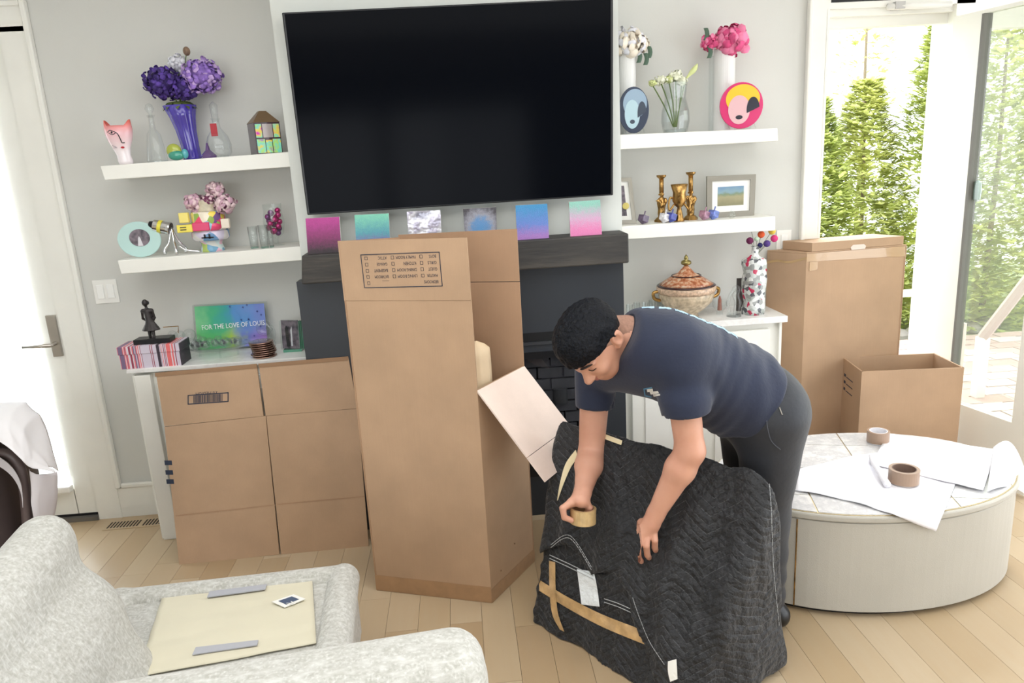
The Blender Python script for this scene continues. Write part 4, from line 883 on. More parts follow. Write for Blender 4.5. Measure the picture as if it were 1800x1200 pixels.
# ------------------------------------------------------------------ the man
man = thing('person', 'young man with short black hair in navy t-shirt bending over the black blanket bundle', 'person', (1.0, 2.27, 0))
def skin_mat():
    t = NT('skin'); f = t.noise(9, 4); t.l(t.ramp(f, [(.3, (196, 142, 118)), (.7, (212, 160, 136))]), t.b.inputs['Base Color']); t.b.inputs['Roughness'].default_value = .5
    t.b.inputs['Subsurface Weight'].default_value = .12; t.b.inputs['Subsurface Radius'].default_value = (.02, .008, .004); t.bump(t.noise(160, 3), .08, .002); return t.m
SKIN = skin_mat()
hu_ = Vector((-.66, -.50, .56)).normalized(); hf = Vector((-.30, -.34, -.90)); hf = (hf-hu_*hf.dot(hu_)).normalized(); hl = hu_.cross(hf)
HC = PY(1038, 594, 2.17); HS = 1.07
def hp_(l, f_, u): return HC+hl*l+hf*f_+hu_*u
Mh = [list(hl), list(hf), list(hu_)]
A3 = lambda v: np.array(v, float)
NB = V3(.505, 2.23, 1.085)
def headf(P):
    d = ell_(P, HC, (.073, .095, .085), Mh)
    d = smin(d, ell_(P, hp_(0, .035, -.045), (.060, .058, .062), Mh), .03)
    d = smin(d, cap_(P, hp_(-.018, .052, -.088), hp_(.018, .052, -.088), .030, .030), .035)      # jaw
    d = smin(d, cap_(P, hp_(-.008, .068, -.098), hp_(.008, .068, -.098), .018, .018), .02)       # chin
    d = smin(d, cap_(P, hp_(0, .088, -.012), hp_(0, .112, -.046), .009, .013), .012)              # nose
    for s_ in (-1, 1):
        d = smin(d, ell_(P, hp_(.011*s_, .103, -.048), (.009, .009, .008), Mh), .006)
        d = smin(d, ell_(P, hp_(.036*s_, .070, -.035), (.022, .020, .020), Mh), .02)              # cheek
        d = smin(d, cap_(P, hp_(.014*s_, .090, .012), hp_(.045*s_, .078, .012), .009, .007), .012)   # brow ridge
        d = smax(d, -ell_(P, hp_(.031*s_, .098, -.006), (.015, .012, .010), Mh), .012)            # socket
        d = smin(d, ell_(P, hp_(.031*s_, .079, -.006), (.014, .011, .010), Mh), .003)             # closed lid
        e = ell_(P, hp_(.078*s_, -.014, -.018), (.010, .021, .032), Mh); e = smax(e, -ell_(P, hp_(.088*s_, -.008, -.016), (.009, .011, .018), Mh), .004)
        d = smin(d, e, .006); d = smin(d, cap_(P, hp_(.074*s_, .002, -.04), hp_(.07*s_, -.006, -.03), .008, .008), .006)
    d = smin(d, cap_(P, hp_(-.018, .086, -.071), hp_(.018, .086, -.071), .009, .009), .01)
    d = smin(d, cap_(P, hp_(0, -.035, -.06), HC+(NB-HC)/HS, .056, .062), .03)
    return d
def big(fn): return lambda P: fn(np.array(HC)+(P-np.array(HC))/HS)*HS
def hq_(l, f_, u): return HC+(hp_(l, f_, u)-HC)*HS
def lerp3(a, b, t): return a*(1-t)+b*t
SHL, ELL_, WRL = PY(1192, 618, 2.075), PY(1213, 792, 2.05), PY(1153, 902, 2.085)
SHR, ELR, WRR = PY(1048, 655, 2.40), PY(1039, 800, 2.37), PY(1024, 866, 2.215)
def armf(P, S_, E_, W_):
    d = cap_(P, S_, E_, .054, .043)
    m1 = lerp3(E_, W_, .28); d = smin(d, cap_(P, E_, m1, .043, .045), .02); d = smin(d, cap_(P, m1, W_, .045, .028), .02); return d
def finger(P, pts, r0, r1):
    d = None; n = len(pts)-1
    for i in range(n):
        q = cap_(P, pts[i], pts[i+1], r0+(r1-r0)*i/n, r0+(r1-r0)*(i+1)/n); d = q if d is None else smin(d, q, .003)
    return d
HYL = 2.085
Lf_ = [[(1120, 938, -.004), (1110, 957, -.020), (1111, 971, .000), (1117, 979, .02)], [(1129, 938, -.008), (1121, 962, -.026), (1122, 979, -.004), (1127, 986, .02)],
       [(1139, 935, -.008), (1136, 959, -.026), (1138, 975, -.004), (1142, 981, .02)], [(1149, 930, -.002), (1151, 949, -.018), (1151, 962, .002), (1153, 968, .02)]]
LF = [[PY(x, y, HYL+dy) for x, y, dy in f_] for f_ in Lf_]
LT = [PY(1128, 918, HYL+.02), PY(1112, 938, HYL+.03), PY(1106, 956, HYL+.035)]
def handL(P):
    d = cap_(P, WRL, PY(1146, 918, HYL), .027, .028)
    for i, f_ in enumerate(LF): d = smin(d, cap_(P, lerp3(WRL, f_[0], .35), f_[0], .017, .0135), .012)
    for f_ in LF: d = smin(d, finger(P, f_, .0112, .0092), .004)
    return smin(d, finger(P, LT, .014, .010), .01)
HYR = 2.19
RP = PY(1016, 884, HYR)
RF = [[PY(1004, 882, HYR-.022+.019*k) + V3(0, 0, -.004*k), PY(989, 893, HYR-.034+.02*k), PY(992, 909, HYR-.036+.02*k), PY(1004, 914, HYR-.03+.02*k)] for k in range(4)]
RTb = [PY(1030, 882, HYR-.005), PY(1036, 892, HYR-.005), PY(1030, 906, HYR+.005)]
def handR(P):
    d = cap_(P, WRR, PY(1022, 878, HYR), .027, .027)
    for f_ in RF: d = smin(d, cap_(P, lerp3(WRR, f_[0], .3), f_[0], .016, .0135), .012)
    for f_ in RF: d = smin(d, finger(P, f_, .0112, .0092), .004)
    return smin(d, finger(P, RTb, .013, .010), .008)
sd = Vector((.845, .08, -.53)).normalized(); ld = Vector((.22, -.97, .10)); ld = (ld-sd*ld.dot(sd)).normalized(); td = sd.cross(ld)
if td.z < 0: td = -td
Mb = [list(sd), list(ld), list(td)]
CC_, BC_, PC_ = V3(.645, 2.235, 1.012), V3(.81, 2.245, .915), V3(.925, 2.265, .825)
def trunk(P, g=0.0):
    d = ell_(P, CC_, (.19+g, .195+g, .130+g), Mb)
    d = smin(d, cap_(P, SHL+V3(.0, .03, -.01), SHR+V3(.02, -.03, .02), .066+g, .066+g), .09)
    d = smin(d, ell_(P, BC_, (.19+g, .172+g, .135+g), Mb), .08)
    return smin(d, ell_(P, PC_, (.15+g, .17+g, .135+g), Mb), .08)
def near(P, c, r): return np.linalg.norm(P-np.array(c), axis=-1) < r
body = MB()
net_mb(lambda P: smin(headf(P), trunk(P, -.03), .03), (.2, 1.98, .66), (1.12, 2.46, 1.32), .0075, body)
hd = MB()
V_, F_ = surface_net(big(headf), [min(a_, b_)-.17 for a_, b_ in zip(HC, HC)], [a_+.17 for a_ in HC], .0035); 
body = MB()                                  # head at fine step, trunk hidden under the shirt at a coarser one, arms in between
body.add(V_.tolist(), F_.tolist())
net_mb(lambda P: np.minimum(smin(trunk(P, -.035), cap_(P, hp_(0, -.035, -.06), NB, .054, .064), .04), 9), (.3, 1.98, .64), (1.12, 2.48, 1.25), .012, body)
net_mb(lambda P: smin(armf(P, SHL, ELL_, WRL), handL(P), .012), (.50, 1.96, .36), (.75, 2.18, 1.16), .0036, body)
net_mb(lambda P: smin(armf(P, SHR, ELR, WRR), handR(P), .012), (.24, 2.10, .44), (.52, 2.48, 1.08), .0036, body)
HPL, KNL, ANL = V3(.955, 2.175, .80), V3(.955, 2.20, .44), V3(1.0, 2.235, .07); HPR, KNR, ANR = V3(.96, 2.36, .80), V3(.985, 2.40, .44), V3(1.04, 2.43, .07)
net_mb(lambda P: np.minimum(smin(cap_(P, HPL, KNL, .07, .05), cap_(P, KNL, ANL, .048, .034), .02), smin(cap_(P, HPR, KNR, .07, .05), cap_(P, KNR, ANR, .048, .034), .02)), (.85, 2.06, .03), (1.14, 2.52, .9), .012, body)
obj('body', body, SKIN, man, smooth=True)
# hair: cap with a soft fringe
def hairf(P):
    q = (P-np.array(HC))@np.array(Mh).T; l_, f_, u_ = q[..., 0], q[..., 1], q[..., 2]
    d = ell_(P, hp_(0, -.004, .014), (.083, .108, .094), Mh); d = smin(d, ell_(P, hp_(0, .03, .06), (.066, .07, .052), Mh), .03)
    line = np.interp(f_, [-.12, -.06, -.03, .0, .03, .055, .085, .12], [-.075, -.055, -.035, .008, .010, .016, .026, .028])
    d = d-.0016*vnoise(q, 190, 3)-.003*vnoise(q, 55, 5)
    return smax(d, (line-u_)*.9, .010)
HR = NT('black_hair'); v_ = HR.noise(1, 3, HR.mapped((160, 160, 160))); HR.l(HR.ramp(v_, [(.35, (8, 9, 13)), (.7, (24, 27, 34))]), HR.b.inputs['Base Color']); HR.b.inputs['Roughness'].default_value = .55; HR.b.inputs['Specular IOR Level'].default_value = .15; HR.bump(v_, .9, .006); HR = HR.m
obj('hair', net_mb(big(hairf), [a_-.16 for a_ in HC], [a_+.16 for a_ in HC], .0035), HR, man, smooth=True)
def fadef(P):
    q = (P-np.array(HC))@np.array(Mh).T; f_, u_ = q[..., 1], q[..., 2]
    line = np.interp(f_, [-.12, -.06, -.03, .005, .02, .12], [-.10, -.085, -.06, -.025, .0, .05])
    return smax(smin(ell_(P, HC, (.0745, .0965, .0865), Mh), cap_(P, hp_(0, -.035, -.06), NB, .0568, .0646), .03), np.maximum((line-u_), f_-.028), .003)
obj('faded_side_hair', net_mb(big(fadef), [a_-.15 for a_ in HC], [a_+.15 for a_ in HC], .0045), mat('shaved_hair', (158, 120, 102), .8, var=.1, vscale=90), man, smooth=True)
fm = MB()
for s_ in (-1, 1):
    P_ = [hq_(.015*s_, .101, .017), hq_(.03*s_, .098, .022), hq_(.05*s_, .082, .016)]; fm.tube(bez(P_, 4), [.002, .003, .0034, .0036, .0036, .0034, .003, .0024, .0014], 6)
obj('eyebrows', fm, mat('brow_hair', (38, 30, 28), .8), man, smooth=True)
fm = MB()
for s_ in (-1, 1): P_ = [hq_(.018*s_, .091, -.012), hq_(.031*s_, .0915, -.015), hq_(.044*s_, .084, -.011)]; fm.tube(bez(P_, 4), .0014, 5)
obj('eyelashes', fm, mat('lash_dark', (30, 22, 20), .8), man)
obj('lips', MB().tube(bez([hq_(-.021, .088, -.070), hq_(-.007, .0955, -.0665), hq_(0, .096, -.068), hq_(.007, .0955, -.0665), hq_(.021, .088, -.070)], 4), [.002]+[.0045]*15+[.002], 8).tube(bez([hq_(-.018, .089, -.074), hq_(0, .096, -.077), hq_(.018, .089, -.074)], 4), [.002]+[.0052]*7+[.002], 8), mat('lip_skin', (178, 112, 104), .45), man, smooth=True)
# t-shirt
SLL, SLR = lerp3(SHL, ELL_, .62), lerp3(SHR, ELR, .42)
def shirtf(P):
    d = trunk(P, .014)
    x = (P-np.array(CC_))@np.array(sd); y = (P-np.array(CC_))@np.array(ld); z = (P-np.array(CC_))@np.array(td)
    d = smin(d, cap_(P, NB+V3(.05, .02, -.03), NB+V3(-.02, 0, .0), .075, .070), .05)
    w_ = np.clip((x+.02)/.25, 0, 1)
    d = d-.0032*w_*np.sin(x*150+5*vnoise(P, 5, 11)+y*24)*(.5+.5*np.clip(vnoise(P, 9, 13), -1, 1))-.0045*vnoise(P*np.array([1.6, 1, .9]), 17, 12)*(.25+w_*.75)
    nn = np.array((NB-CC_).normalized()); d = smax(d, (P-np.array(NB)-nn*.012)@nn, .01)
    # the sleeves
    a_, b_ = np.array(SHL), np.array(SLL); ax = (b_-a_)/np.linalg.norm(b_-a_); sl_ = cap_(P, SHL+V3(.01, .01, -.005), SLL+V3(.004, 0, -.03), .079, .076)-.003*np.sin(((P-a_)@ax)*60+1.5*vnoise(P, 9, 4))
    sl_ = smax(sl_, (P-b_)@ax, .006); d = smin(d, sl_, .022)
    a2_, b2_ = np.array(SHR), np.array(SLR); ax2_ = (b2_-a2_)/np.linalg.norm(b2_-a2_); s2_ = cap_(P, SHR, SLR+V3(0, 0, -.03), .074, .064); s2_ = smax(s2_, (P-b2_)@ax2_, .006)
    d = smin(d, s2_, .02)
    hem = (P-np.array(PC_)-np.array(sd)*(-.035))@np.array(sd)+.018*np.sin(y*30)
    return smax(d, hem, .008)
def shirt_hollow(P):
    d = shirtf(P); a_, b_ = np.array(SHL), np.array(SLL); ax = (b_-a_)/np.linalg.norm(b_-a_)
    c1 = smax(cap_(P, SHL+V3(.01, .01, -.005), SLL+V3(.004, 0, -.12), .069, .067), -((P-b_)@ax+.05), .004)
    a2_, b2_ = np.array(SHR), np.array(SLR); ax2_ = (b2_-a2_)/np.linalg.norm(b2_-a2_); c2 = smax(cap_(P, SHR, SLR+V3(0, 0, -.12), .064, .055), -((P-b2_)@ax2_+.05), .004)
    c3 = ell_(P, PC_+sd*.04, (.1, .155, .125), Mb)
    return np.maximum(np.maximum(np.maximum(d, -c1), -c2), -c3)
NAVY = mat('navy_jersey', (29, 38, 62), .8, var=.06, bump=.2, bscale=70, sheen=.15)
obj('t_shirt', net_mb(shirt_hollow, (.24, 1.93, .66), (1.12, 2.52, 1.26), .0058), NAVY, man, smooth=True)
cn = (NB-CC_).normalized(); ca_ = cn.orthogonal().normalized(); cb_ = cn.cross(ca_)
ctr = NB+cn*.004
obj('collar', MB().tube([ctr+(ca_*math.cos(t_)+cb_*math.sin(t_))*.071 for t_ in np.linspace(0, 2*math.pi, 33)], .009, 8, cap=False), mat('navy_collar', (26, 32, 46), .85), man, smooth=True)
# prints on the shirt
PRT = mat('pale_blue_print', (176, 205, 222), .6); bp_ = MB()
for q in ([(1130, 532), (1150, 530), (1150, 539), (1128, 541)], [(1158, 530), (1180, 530), (1180, 539), (1160, 540)], [(1186, 530), (1206, 532), (1210, 543), (1190, 541)], [(1212, 533), (1226, 536), (1233, 550), (1219, 546)],
          [(1232, 538), (1246, 543), (1254, 559), (1238, 554)], [(1250, 546), (1264, 553), (1269, 567), (1255, 563)], [(1268, 556), (1278, 562), (1285, 572), (1275, 568)], [(1283, 567), (1291, 573), (1297, 583), (1289, 579)]):
    m_ = skin_strip(shirtf, [q[0], q[3]], [q[1], q[2]], 5, .0025); bp_.add(m_.v, m_.f)
obj('back_print', bp_, PRT, man, solid=.001, label='pale blue block print across the shoulders')
lg = MB()
for q in ([(1131, 683), (1146, 680), (1146, 682), (1131, 685)], [(1131, 683), (1133, 683), (1135, 696), (1133, 696)], [(1133, 694), (1145, 697), (1145, 699), (1134, 696)]): m_ = skin_strip(shirtf, [q[0], q[3]], [q[1], q[2]], 5, .0025); lg.add(m_.v, m_.f)
obj('chest_logo_frame', lg, mat('logo_blue', (88, 140, 176), .6), man, solid=.001)
lg = MB()
for q in ([(1137, 684), (1147, 683), (1148, 688), (1138, 689)], [(1142, 689), (1156, 687), (1158, 691), (1144, 693)], [(1148, 693), (1160, 692), (1160, 695), (1149, 697)]): m_ = skin_strip(shirtf, [q[0], q[3]], [q[1], q[2]], 5, .0025); lg.add(m_.v, m_.f)
obj('chest_logo', lg, WHITE, man, solid=.001)
# trousers
def trous(P):
    d = ell_(P, PC_+V3(.015, 0, -.01), (.155, .185, .148), Mb)
    d = smin(d, cap_(P, HPL, KNL, .112, .078), .05); d = smin(d, cap_(P, HPR, KNR, .112, .078), .05)
    l1 = cap_(P, KNL, ANL+V3(0, 0, .03), .076, .056); l2 = cap_(P, KNR, ANR+V3(0, 0, .03), .076, .056); d = smin(smin(d, l1, .03), l2, .03)
    z = P[..., 2]; w_ = np.clip(1-z/.45, 0, 1)
    d = d-.004*np.sin(z*85+5*vnoise(P, 7, 21))*(.1+w_)*np.clip(.5+vnoise(P, 10, 25), 0, 1)-.006*vnoise(P*np.array([1.2, 1.2, .8]), 17, 22)
    cut = (P-np.array(PC_)+np.array(sd)*.085)@(-np.array(sd))
    return smax(smax(d, cut, .006), .045-z, .006)
PNT = mat('charcoal_trousers', (40, 43, 50), .65, var=.1, bump=.2, bscale=60, sheen=.1)
obj('trousers', net_mb(trous, (.78, 2.0, .03), (1.2, 2.58, 1.0), .0075), PNT, man, smooth=True)
def pk_pt(x, y): return march_hit(trous, x, y)-ray(x, y)*.002
obj('pocket_seam', MB().tube([pk_pt(p.x, p.y) for p in bez([V3(1347, 726, 0), V3(1349, 750, 0), V3(1356, 775, 0), V3(1372, 790, 0)], 6)], .0014, 5), mat('seam_grey', (78, 82, 90), .8), man)
obj('pocket_zip', MB().tube([pk_pt(1370, 716), pk_pt(1375, 729)], .0022, 6), STEEL, man)
for nm_, A_, dx in (('a', ANL, (-.13, .16)), ('b', ANR, (-.10, .17))):
    f0 = lambda P, A_=A_, dx=dx: smax(smin(cap_(P, (A_.x+.02, A_.y-.015, .045), (A_.x+dx[0]*.6, A_.y+dx[1]*.6, .04), .045, .042), cap_(P, (A_.x, A_.y, .05), (A_.x, A_.y, .09), .042, .04), .02), .012-P[..., 2], .004)
    sh_o = obj('shoe', net_mb(f0, (A_.x-.25, A_.y-.1, 0), (A_.x+.12, A_.y+.25, .14), .008), BLACK, man, smooth=True)
    obj('sole', MB().lathe([(.046, 0), (.048, .014)], (A_.x+dx[0]*.25, A_.y+dx[1]*.25, 0), 20, sx=1.5, sy=1.8), mat('sole_rubber', (28, 28, 30), .8), sh_o)
# tape roll in his right hand
tc = PY(1025, 905, 2.185); hro = thing('tape_roll', 'tan tape roll gripped in the man\'s right hand', 'tape', tc, 'rolls of packing tape')
Mr = Matrix.Rotation(math.radians(4), 3, 'Y') @ Matrix.Rotation(math.radians(-6), 3, 'X'); n = 32
def ring(r0, r1, z0, z1):
    vs = []
    for rr, zz in ((r0, z0), (r1, z0), (r1, z1), (r0, z1)): vs += [tc+Mr @ V3(rr*math.cos(2*math.pi*k/n), rr*math.sin(2*math.pi*k/n), zz) for k in range(n)]
    return MB().add(vs, [(i*n+k, i*n+(k+1) % n, ((i+1) % 4)*n+(k+1) % n, ((i+1) % 4)*n+k) for i in range(4) for k in range(n)])
obj('wound_tape', ring(.036, .043, -.024, .024), mat('held_tape', (196, 166, 118), .15, var=.08, vscale=60, coat=.7), hro); obj('core', ring(.0335, .036, -.0245, .0245), EDGE, hro)
# ------------------------------------------------------------------ ornaments on shelves and counters
SHZ = {}
for k_, (p_, q_) in dict(ul=((176, 292), (512, 266.5)), ml=((206, 458), (533, 432.5)), ur=((1084, 237), (1367, 225)), mr=((1092, 398), (1363, 380))).items(): SHZ[k_] = (PY(*p_, 3.33), PY(*q_, 3.33))
def base(k, px, py, Y):
    p = PY(px, py, Y)
    if k in SHZ: a_, b_ = SHZ[k]; t_ = (p.x-a_.x)/(b_.x-a_.x); z = a_.z*(1-t_)+b_.z*t_
    elif k == 'lc': z = ZL
    elif k == 'rc': z = ZR
    return V3(p.x, Y, z)
def mpp(B): return (B-CAM).dot(FW)/FPX
def at_(B, px, py, dY=0.0): return PY(px, py, B.y+dY)
LAB = 'ornament'
def lobj(name_, lb, cat, prof, B, mt, seg=28, parent=None, s=None, grp=None, **k):
    s = s or mpp(B); mb = MB().lathe([(r*s, z*s) for r, z in prof], B, seg, **k)
    if parent: return obj(name_, mb, mt, parent, smooth=True)
    t_ = thing(name_, lb, cat, B, grp); return t_, s
def bloom(name_, lb, c, r, cols, seed, parent=None, n=70, grp=None, petal=.45, flat=.85, stem_to=None, core=None, cat='flower'):
    rs = np.random.RandomState(seed); t_ = thing(name_, lb, cat, c, grp)
    def petals(n_, r0, r1, rad0, nm, mt):
        mb = MB()
        for k in range(n_):
            ph = math.acos(1-2*(k+.5)/n_); th = k*2.39996+rs.randn()*.15
            d = V3(math.sin(ph)*math.cos(th), math.sin(ph)*math.sin(th), math.cos(ph)); d0 = d; R_ = r*(r0+(r1-r0)*rs.rand())
            d = (d+V3(*rs.randn(3))*.42).normalized(); a_ = d.orthogonal().normalized(); a_ = (Matrix.Rotation(rs.rand()*6.28, 3, d) @ a_); b_ = d.cross(a_); w_ = r*petal*(.8+.5*rs.rand())
            cc_ = c+V3(d0.x, d0.y, d0.z*flat)*R_
            def f(u, v): x, y = (u-.5)*2, (v-.5)*2; rr = max(0, 1-(x*x+y*y)*.28); return cc_+a_*x*w_*.5*rr+b_*y*w_*.5*rr-d*w_*.22*(x*x+y*y)*(.6)+d*w_*.1
            mb.grid(f, 4, 4)
        return obj(nm, mb, mt, t_, smooth=True, kind='stuff')
    petals(n, .68, 1.0, 0, 'petals', cols[0])
    if len(cols) > 1: petals(max(12, n//2), .8, 1.06, 0, 'petals', cols[1])
    obj('bloom_core', MB().sphere(c, r*.72, 14, 9, sz=flat), core or cols[0], t_, smooth=True)
    if stem_to is not None: obj('stem', MB().tube(bez([c-V3(0, 0, r*.5), (c+stem_to)*.5+V3(.004, 0, 0), stem_to], 4), .0028, 6), mat('stem_green', (96, 118, 62), .6), t_, smooth=True)
    return t_
# --- upper left shelf
B = base('ul', 218, 285, 3.40); s = mpp(B); t_ = thing('cat_vase', 'pink cat-face vase with painted eye and red lips on upper left shelf', 'vase', B)
mb = MB(); PRF = [(11, 0), (12, 6), (11, 16), (14, 28), (19, 40), (22, 52), (22.5, 60), (20, 66)]; n = 32; vs = []
for i, (r, z) in enumerate(PRF):
    for k in range(n):
        th = 2*math.pi*k/n; e_ = max(0, abs(math.cos(th))-.75)/.25; zz = z+(10*e_ if i == len(PRF)-1 else 0); rr = r*(1+(.06*e_ if i == len(PRF)-1 else 0))
        vs.append(B+V3(rr*math.cos(th)-(z*.13 if z < 30 else 3.9)+4, rr*.72*math.sin(th), zz)*s)
mb.add(vs, [(i*n+k, i*n+(k+1) % n, (i+1)*n+(k+1) % n, (i+1)*n+k) for i in range(len(PRF)-1) for k in range(n)]+[tuple(range(n-1, -1, -1))])
t = NT('cat_vase_glaze'); v = t.sep(t.coord('Generated')); t.l(t.ramp(v[2], [(.3, (240, 230, 232)), (.7, (238, 190, 196)), (.95, (235, 110, 96))]), t.b.inputs['Base Color']); t.b.inputs['Roughness'].default_value = .15
obj('body', mb, t.m, t_, smooth=True, solid=.003)
fy = lambda x, z, r=20.: B+V3(x, -math.sqrt(max(0, 1-(x/r)**2))*r*.72-1.2, z)*s
obj('painted_eye', MB().tube(bez([fy(-13, 55, 21), fy(-8, 58, 21), fy(-2, 56, 21), fy(4, 52, 21), fy(7, 42, 20), fy(8, 37, 19), fy(12, 37, 19)], 4), .9*s, 5).tube(bez([fy(-11, 54, 21), fy(-5, 51, 21), fy(1, 53, 21)], 4), .7*s, 5), BLACK, t_)
obj('pupil', MB().sphere(fy(-5, 54.5, 20.6), 2.2*s, 8, 6, sy=.5), BLACK, t_); obj('lips', MB().sphere(fy(7, 29, 16.5), 3.2*s, 10, 6, sz=.55), mat('lip_red', (190, 20, 40), .3), t_)
obj('whiskers', MB().tube([fy(-10, 33, 18), fy(-3, 30, 17)], .4*s, 4).tube([fy(-9, 29, 17.5), fy(-2, 29, 16)], .4*s, 4), mat('whisker_grey', (120, 110, 115), .5), t_)
def decanter(px, py, Y, k, lb, prof, stop, tagc=None, grp=None):
    B = base(k, px, py, Y); s = mpp(B); t_ = thing('glass_decanter', lb, 'decanter', B); obj('bottle', MB().lathe([(r*s, z*s) for r, z in prof], B, 24, cap=False), CRYSTAL, t_, smooth=True)
    obj('stopper', MB().lathe([(r*s, z*s) for r, z in stop], B, 16), CRYSTAL, t_, smooth=True)
    obj('base_disc', MB().lathe([(prof[0][0]*s*.95, 1*s), (prof[0][0]*s*.95, 3*s)], B, 20), CRYSTAL, t_)
    if tagc: obj('red_label', MB().box(B.x-6*s, B.x+5*s, B.y-14*s, B.y-13*s, B.z+36*s, B.z+57*s), mat('label_red', (170, 30, 45), .4), t_)
    return t_
decanter(277, 279, 3.44, 'ul', 'clear decanter with ball stopper left of the purple vase', [(17, 0), (17, 4), (14, 28), (11, 48), (5, 56), (4, 74), (7, 80)], [(3.5, 76), (3, 82), (7.5, 90), (5, 97), (1, 99)])
decanter(387, 271, 3.42, 'ul', 'round crystal decanter with a red label right of the purple vase', [(15, 0), (20, 8), (21, 22), (17, 36), (7, 50), (5.5, 62), (8, 66)], [(5, 60), (6, 80), (7, 88), (1, 94)], True)
B = base('ul', 339, 276, 3.47); s = mpp(B); t_ = thing('flared_vase', 'tall fluted purple glass vase on the upper left shelf', 'vase', B)
mb = MB(); PRF = [(15, 0), (14, 5), (14, 25), (16, 50), (20, 72), (26, 92)]; vs = []; n = 48
for r, z in PRF:
    for k in range(n): th = 2*math.pi*k/n; rr = r*(1+.05*math.cos(th*12)); vs.append(B+V3(rr*math.cos(th)-9*(z/92)**1.3, rr*math.sin(th), z)*s)
mb.add(vs, [(i*n+k, i*n+(k+1) % n, (i+1)*n+(k+1) % n, (i+1)*n+k) for i in range(5) for k in range(n)]+[tuple(range(n-1, -1, -1))])
obj('body', mb, mat('purple_glass', (78, 64, 168), .12, var=.1, coat=.5), t_, smooth=True, solid=.003)
vt = B+V3(-9, 0, 88)*s
PUR = mat('dark_purple_petal', (58, 36, 110), .7, var=.25, vscale=60); PUR2 = mat('violet_petal', (86, 58, 150), .7, var=.2, vscale=60); LIL = mat('lilac_petal', (150, 116, 200), .7, var=.12, vscale=60); LIL2 = mat('pale_lilac_petal', (196, 166, 222), .7, var=.08, vscale=60); WP = mat('white_petal', (226, 226, 234), .7, var=.04)
bloom('hydrangea', 'dark purple hydrangea head on the left of the purple vase', at_(B, 288, 146, -.02), 33*s, [PUR, PUR2], 1, n=120, petal=.36, stem_to=vt)
bloom('hydrangea', 'small dark purple hydrangea head in the middle of the purple vase', at_(B, 324, 156, -.02), 24*s, [PUR, PUR2], 2, n=60, petal=.5, stem_to=vt)
bloom('hydrangea', 'light lilac hydrangea head on the right of the purple vase', at_(B, 356, 134, -.02), 35*s, [LIL, LIL2], 3, n=130, petal=.36, stem_to=vt)
bloom('hydrangea', 'white hydrangea head at the top of the purple vase bouquet', at_(B, 312, 113, .03), 20*s, [WP], 4, n=50, petal=.5, stem_to=vt)
t2 = thing('flower_bud', 'single brownish bud sticking up above the purple vase bouquet', 'flower', at_(B, 328, 90)); c_ = at_(B, 328, 90)
obj('bud', MB().sphere(c_, 6*s, 12, 8, sz=1.25), mat('bud_brown', (136, 110, 90), .7, var=.2, vscale=80), t2, smooth=True); obj('stem', MB().tube([c_, vt], .002, 6), mat('stem_green', (96, 118, 62), .6), t2)
lf = MB()
for k in range(9):
    th = k*.7; o_ = vt+V3(0, 0, .006); d = V3(math.cos(th), math.sin(th)*.8-.2, .15).normalized(); w_ = d.cross(V3(0, 0, 1)).normalized()
    lf.grid(lambda u, v: o_+d*u*.075+w_*(v-.5)*.045*math.sin(math.pi*min(.98, u*.9+.08))+V3(0, 0, .02*math.sin(u*3)-.03*u*u), 6, 3)
tag(obj('hydrangea_leaves', lf, mat('leaf_olive', (104, 120, 62), .6, var=.15), smooth=True), 'green leaves spilling over the rim of the purple vase', 'leaves')
B = base('ul', 310, 279, 3.385); s = mpp(B); t_ = thing('glass_ornament', 'yellow-green and teal art glass ornament before the purple vase', 'ornament', B)
obj('green_lobe', MB().sphere(B+V3(-2, 0, 17)*s, 13*s, 14, 8, sz=.95, sy=.6), mat('lime_glass', (170, 180, 70), .1, var=.1, coat=.6), t_, smooth=True); obj('teal_lobe', MB().sphere(B+V3(2, -3, 9)*s, 14*s, 14, 8, sz=.62, sy=.6), mat('teal_glass', (60, 150, 130), .1, coat=.6), t_, smooth=True); obj('blue_lobe', MB().sphere(B+V3(16, 0, 11)*s, 6*s, 12, 8, sz=1.4), mat('aqua_glass', (80, 170, 180), .1, coat=.6), t_, smooth=True)
B = base('ul', 367, 275, 3.385); s = mpp(B); t_ = obj('glass_pyramid', MB().lathe([(13*s, 0), (14*s, 4*s), (4*s, 14*s), (1.5*s, 26*s)], B, 6), mat('amethyst', (92, 66, 116), .08, coat=.8)); tag(t_, 'small faceted purple glass stopper shape right of the purple vase foot', 'ornament')
B = base('ul', 466, 268, 3.40); s = mpp(B); t_ = thing('house_lantern', 'little house-shaped lantern with iridescent glass panels beside the television', 'lantern', B)
R3 = Matrix.Rotation(math.radians(28), 3, 'Z'); hw_, hd_, hh = 22*s, 22*s, 52*s
def rb(x, y, z): return B+V3(3*s, 0, 0)+R3 @ V3(x, y, 0)+V3(0, 0, z)
obj('body', MB().slab([rb(-hw_, -hd_, 0), rb(hw_, -hd_, 0), rb(hw_, hd_, 0), rb(-hw_, hd_, 0)], (0, 0, hh)), mat('plum_glass', (70, 48, 62), .15, coat=.5), t_)
obj('roof', MB().add([rb(-hw_*1.05, -hd_*1.05, hh), rb(hw_*1.05, -hd_*1.05, hh), rb(hw_*1.05, hd_*1.05, hh), rb(-hw_*1.05, hd_*1.05, hh), rb(-6*s, -6*s, hh+20*s), rb(6*s, -6*s, hh+20*s), rb(6*s, 6*s, hh+20*s), rb(-6*s, 6*s, hh+20*s)], [(0, 1, 5, 4), (1, 2, 6, 5), (2, 3, 7, 6), (3, 0, 4, 7), (4, 5, 6, 7), (3, 2, 1, 0)]), mat('bronze_roof', (128, 104, 78), .35, metal=.5), t_)
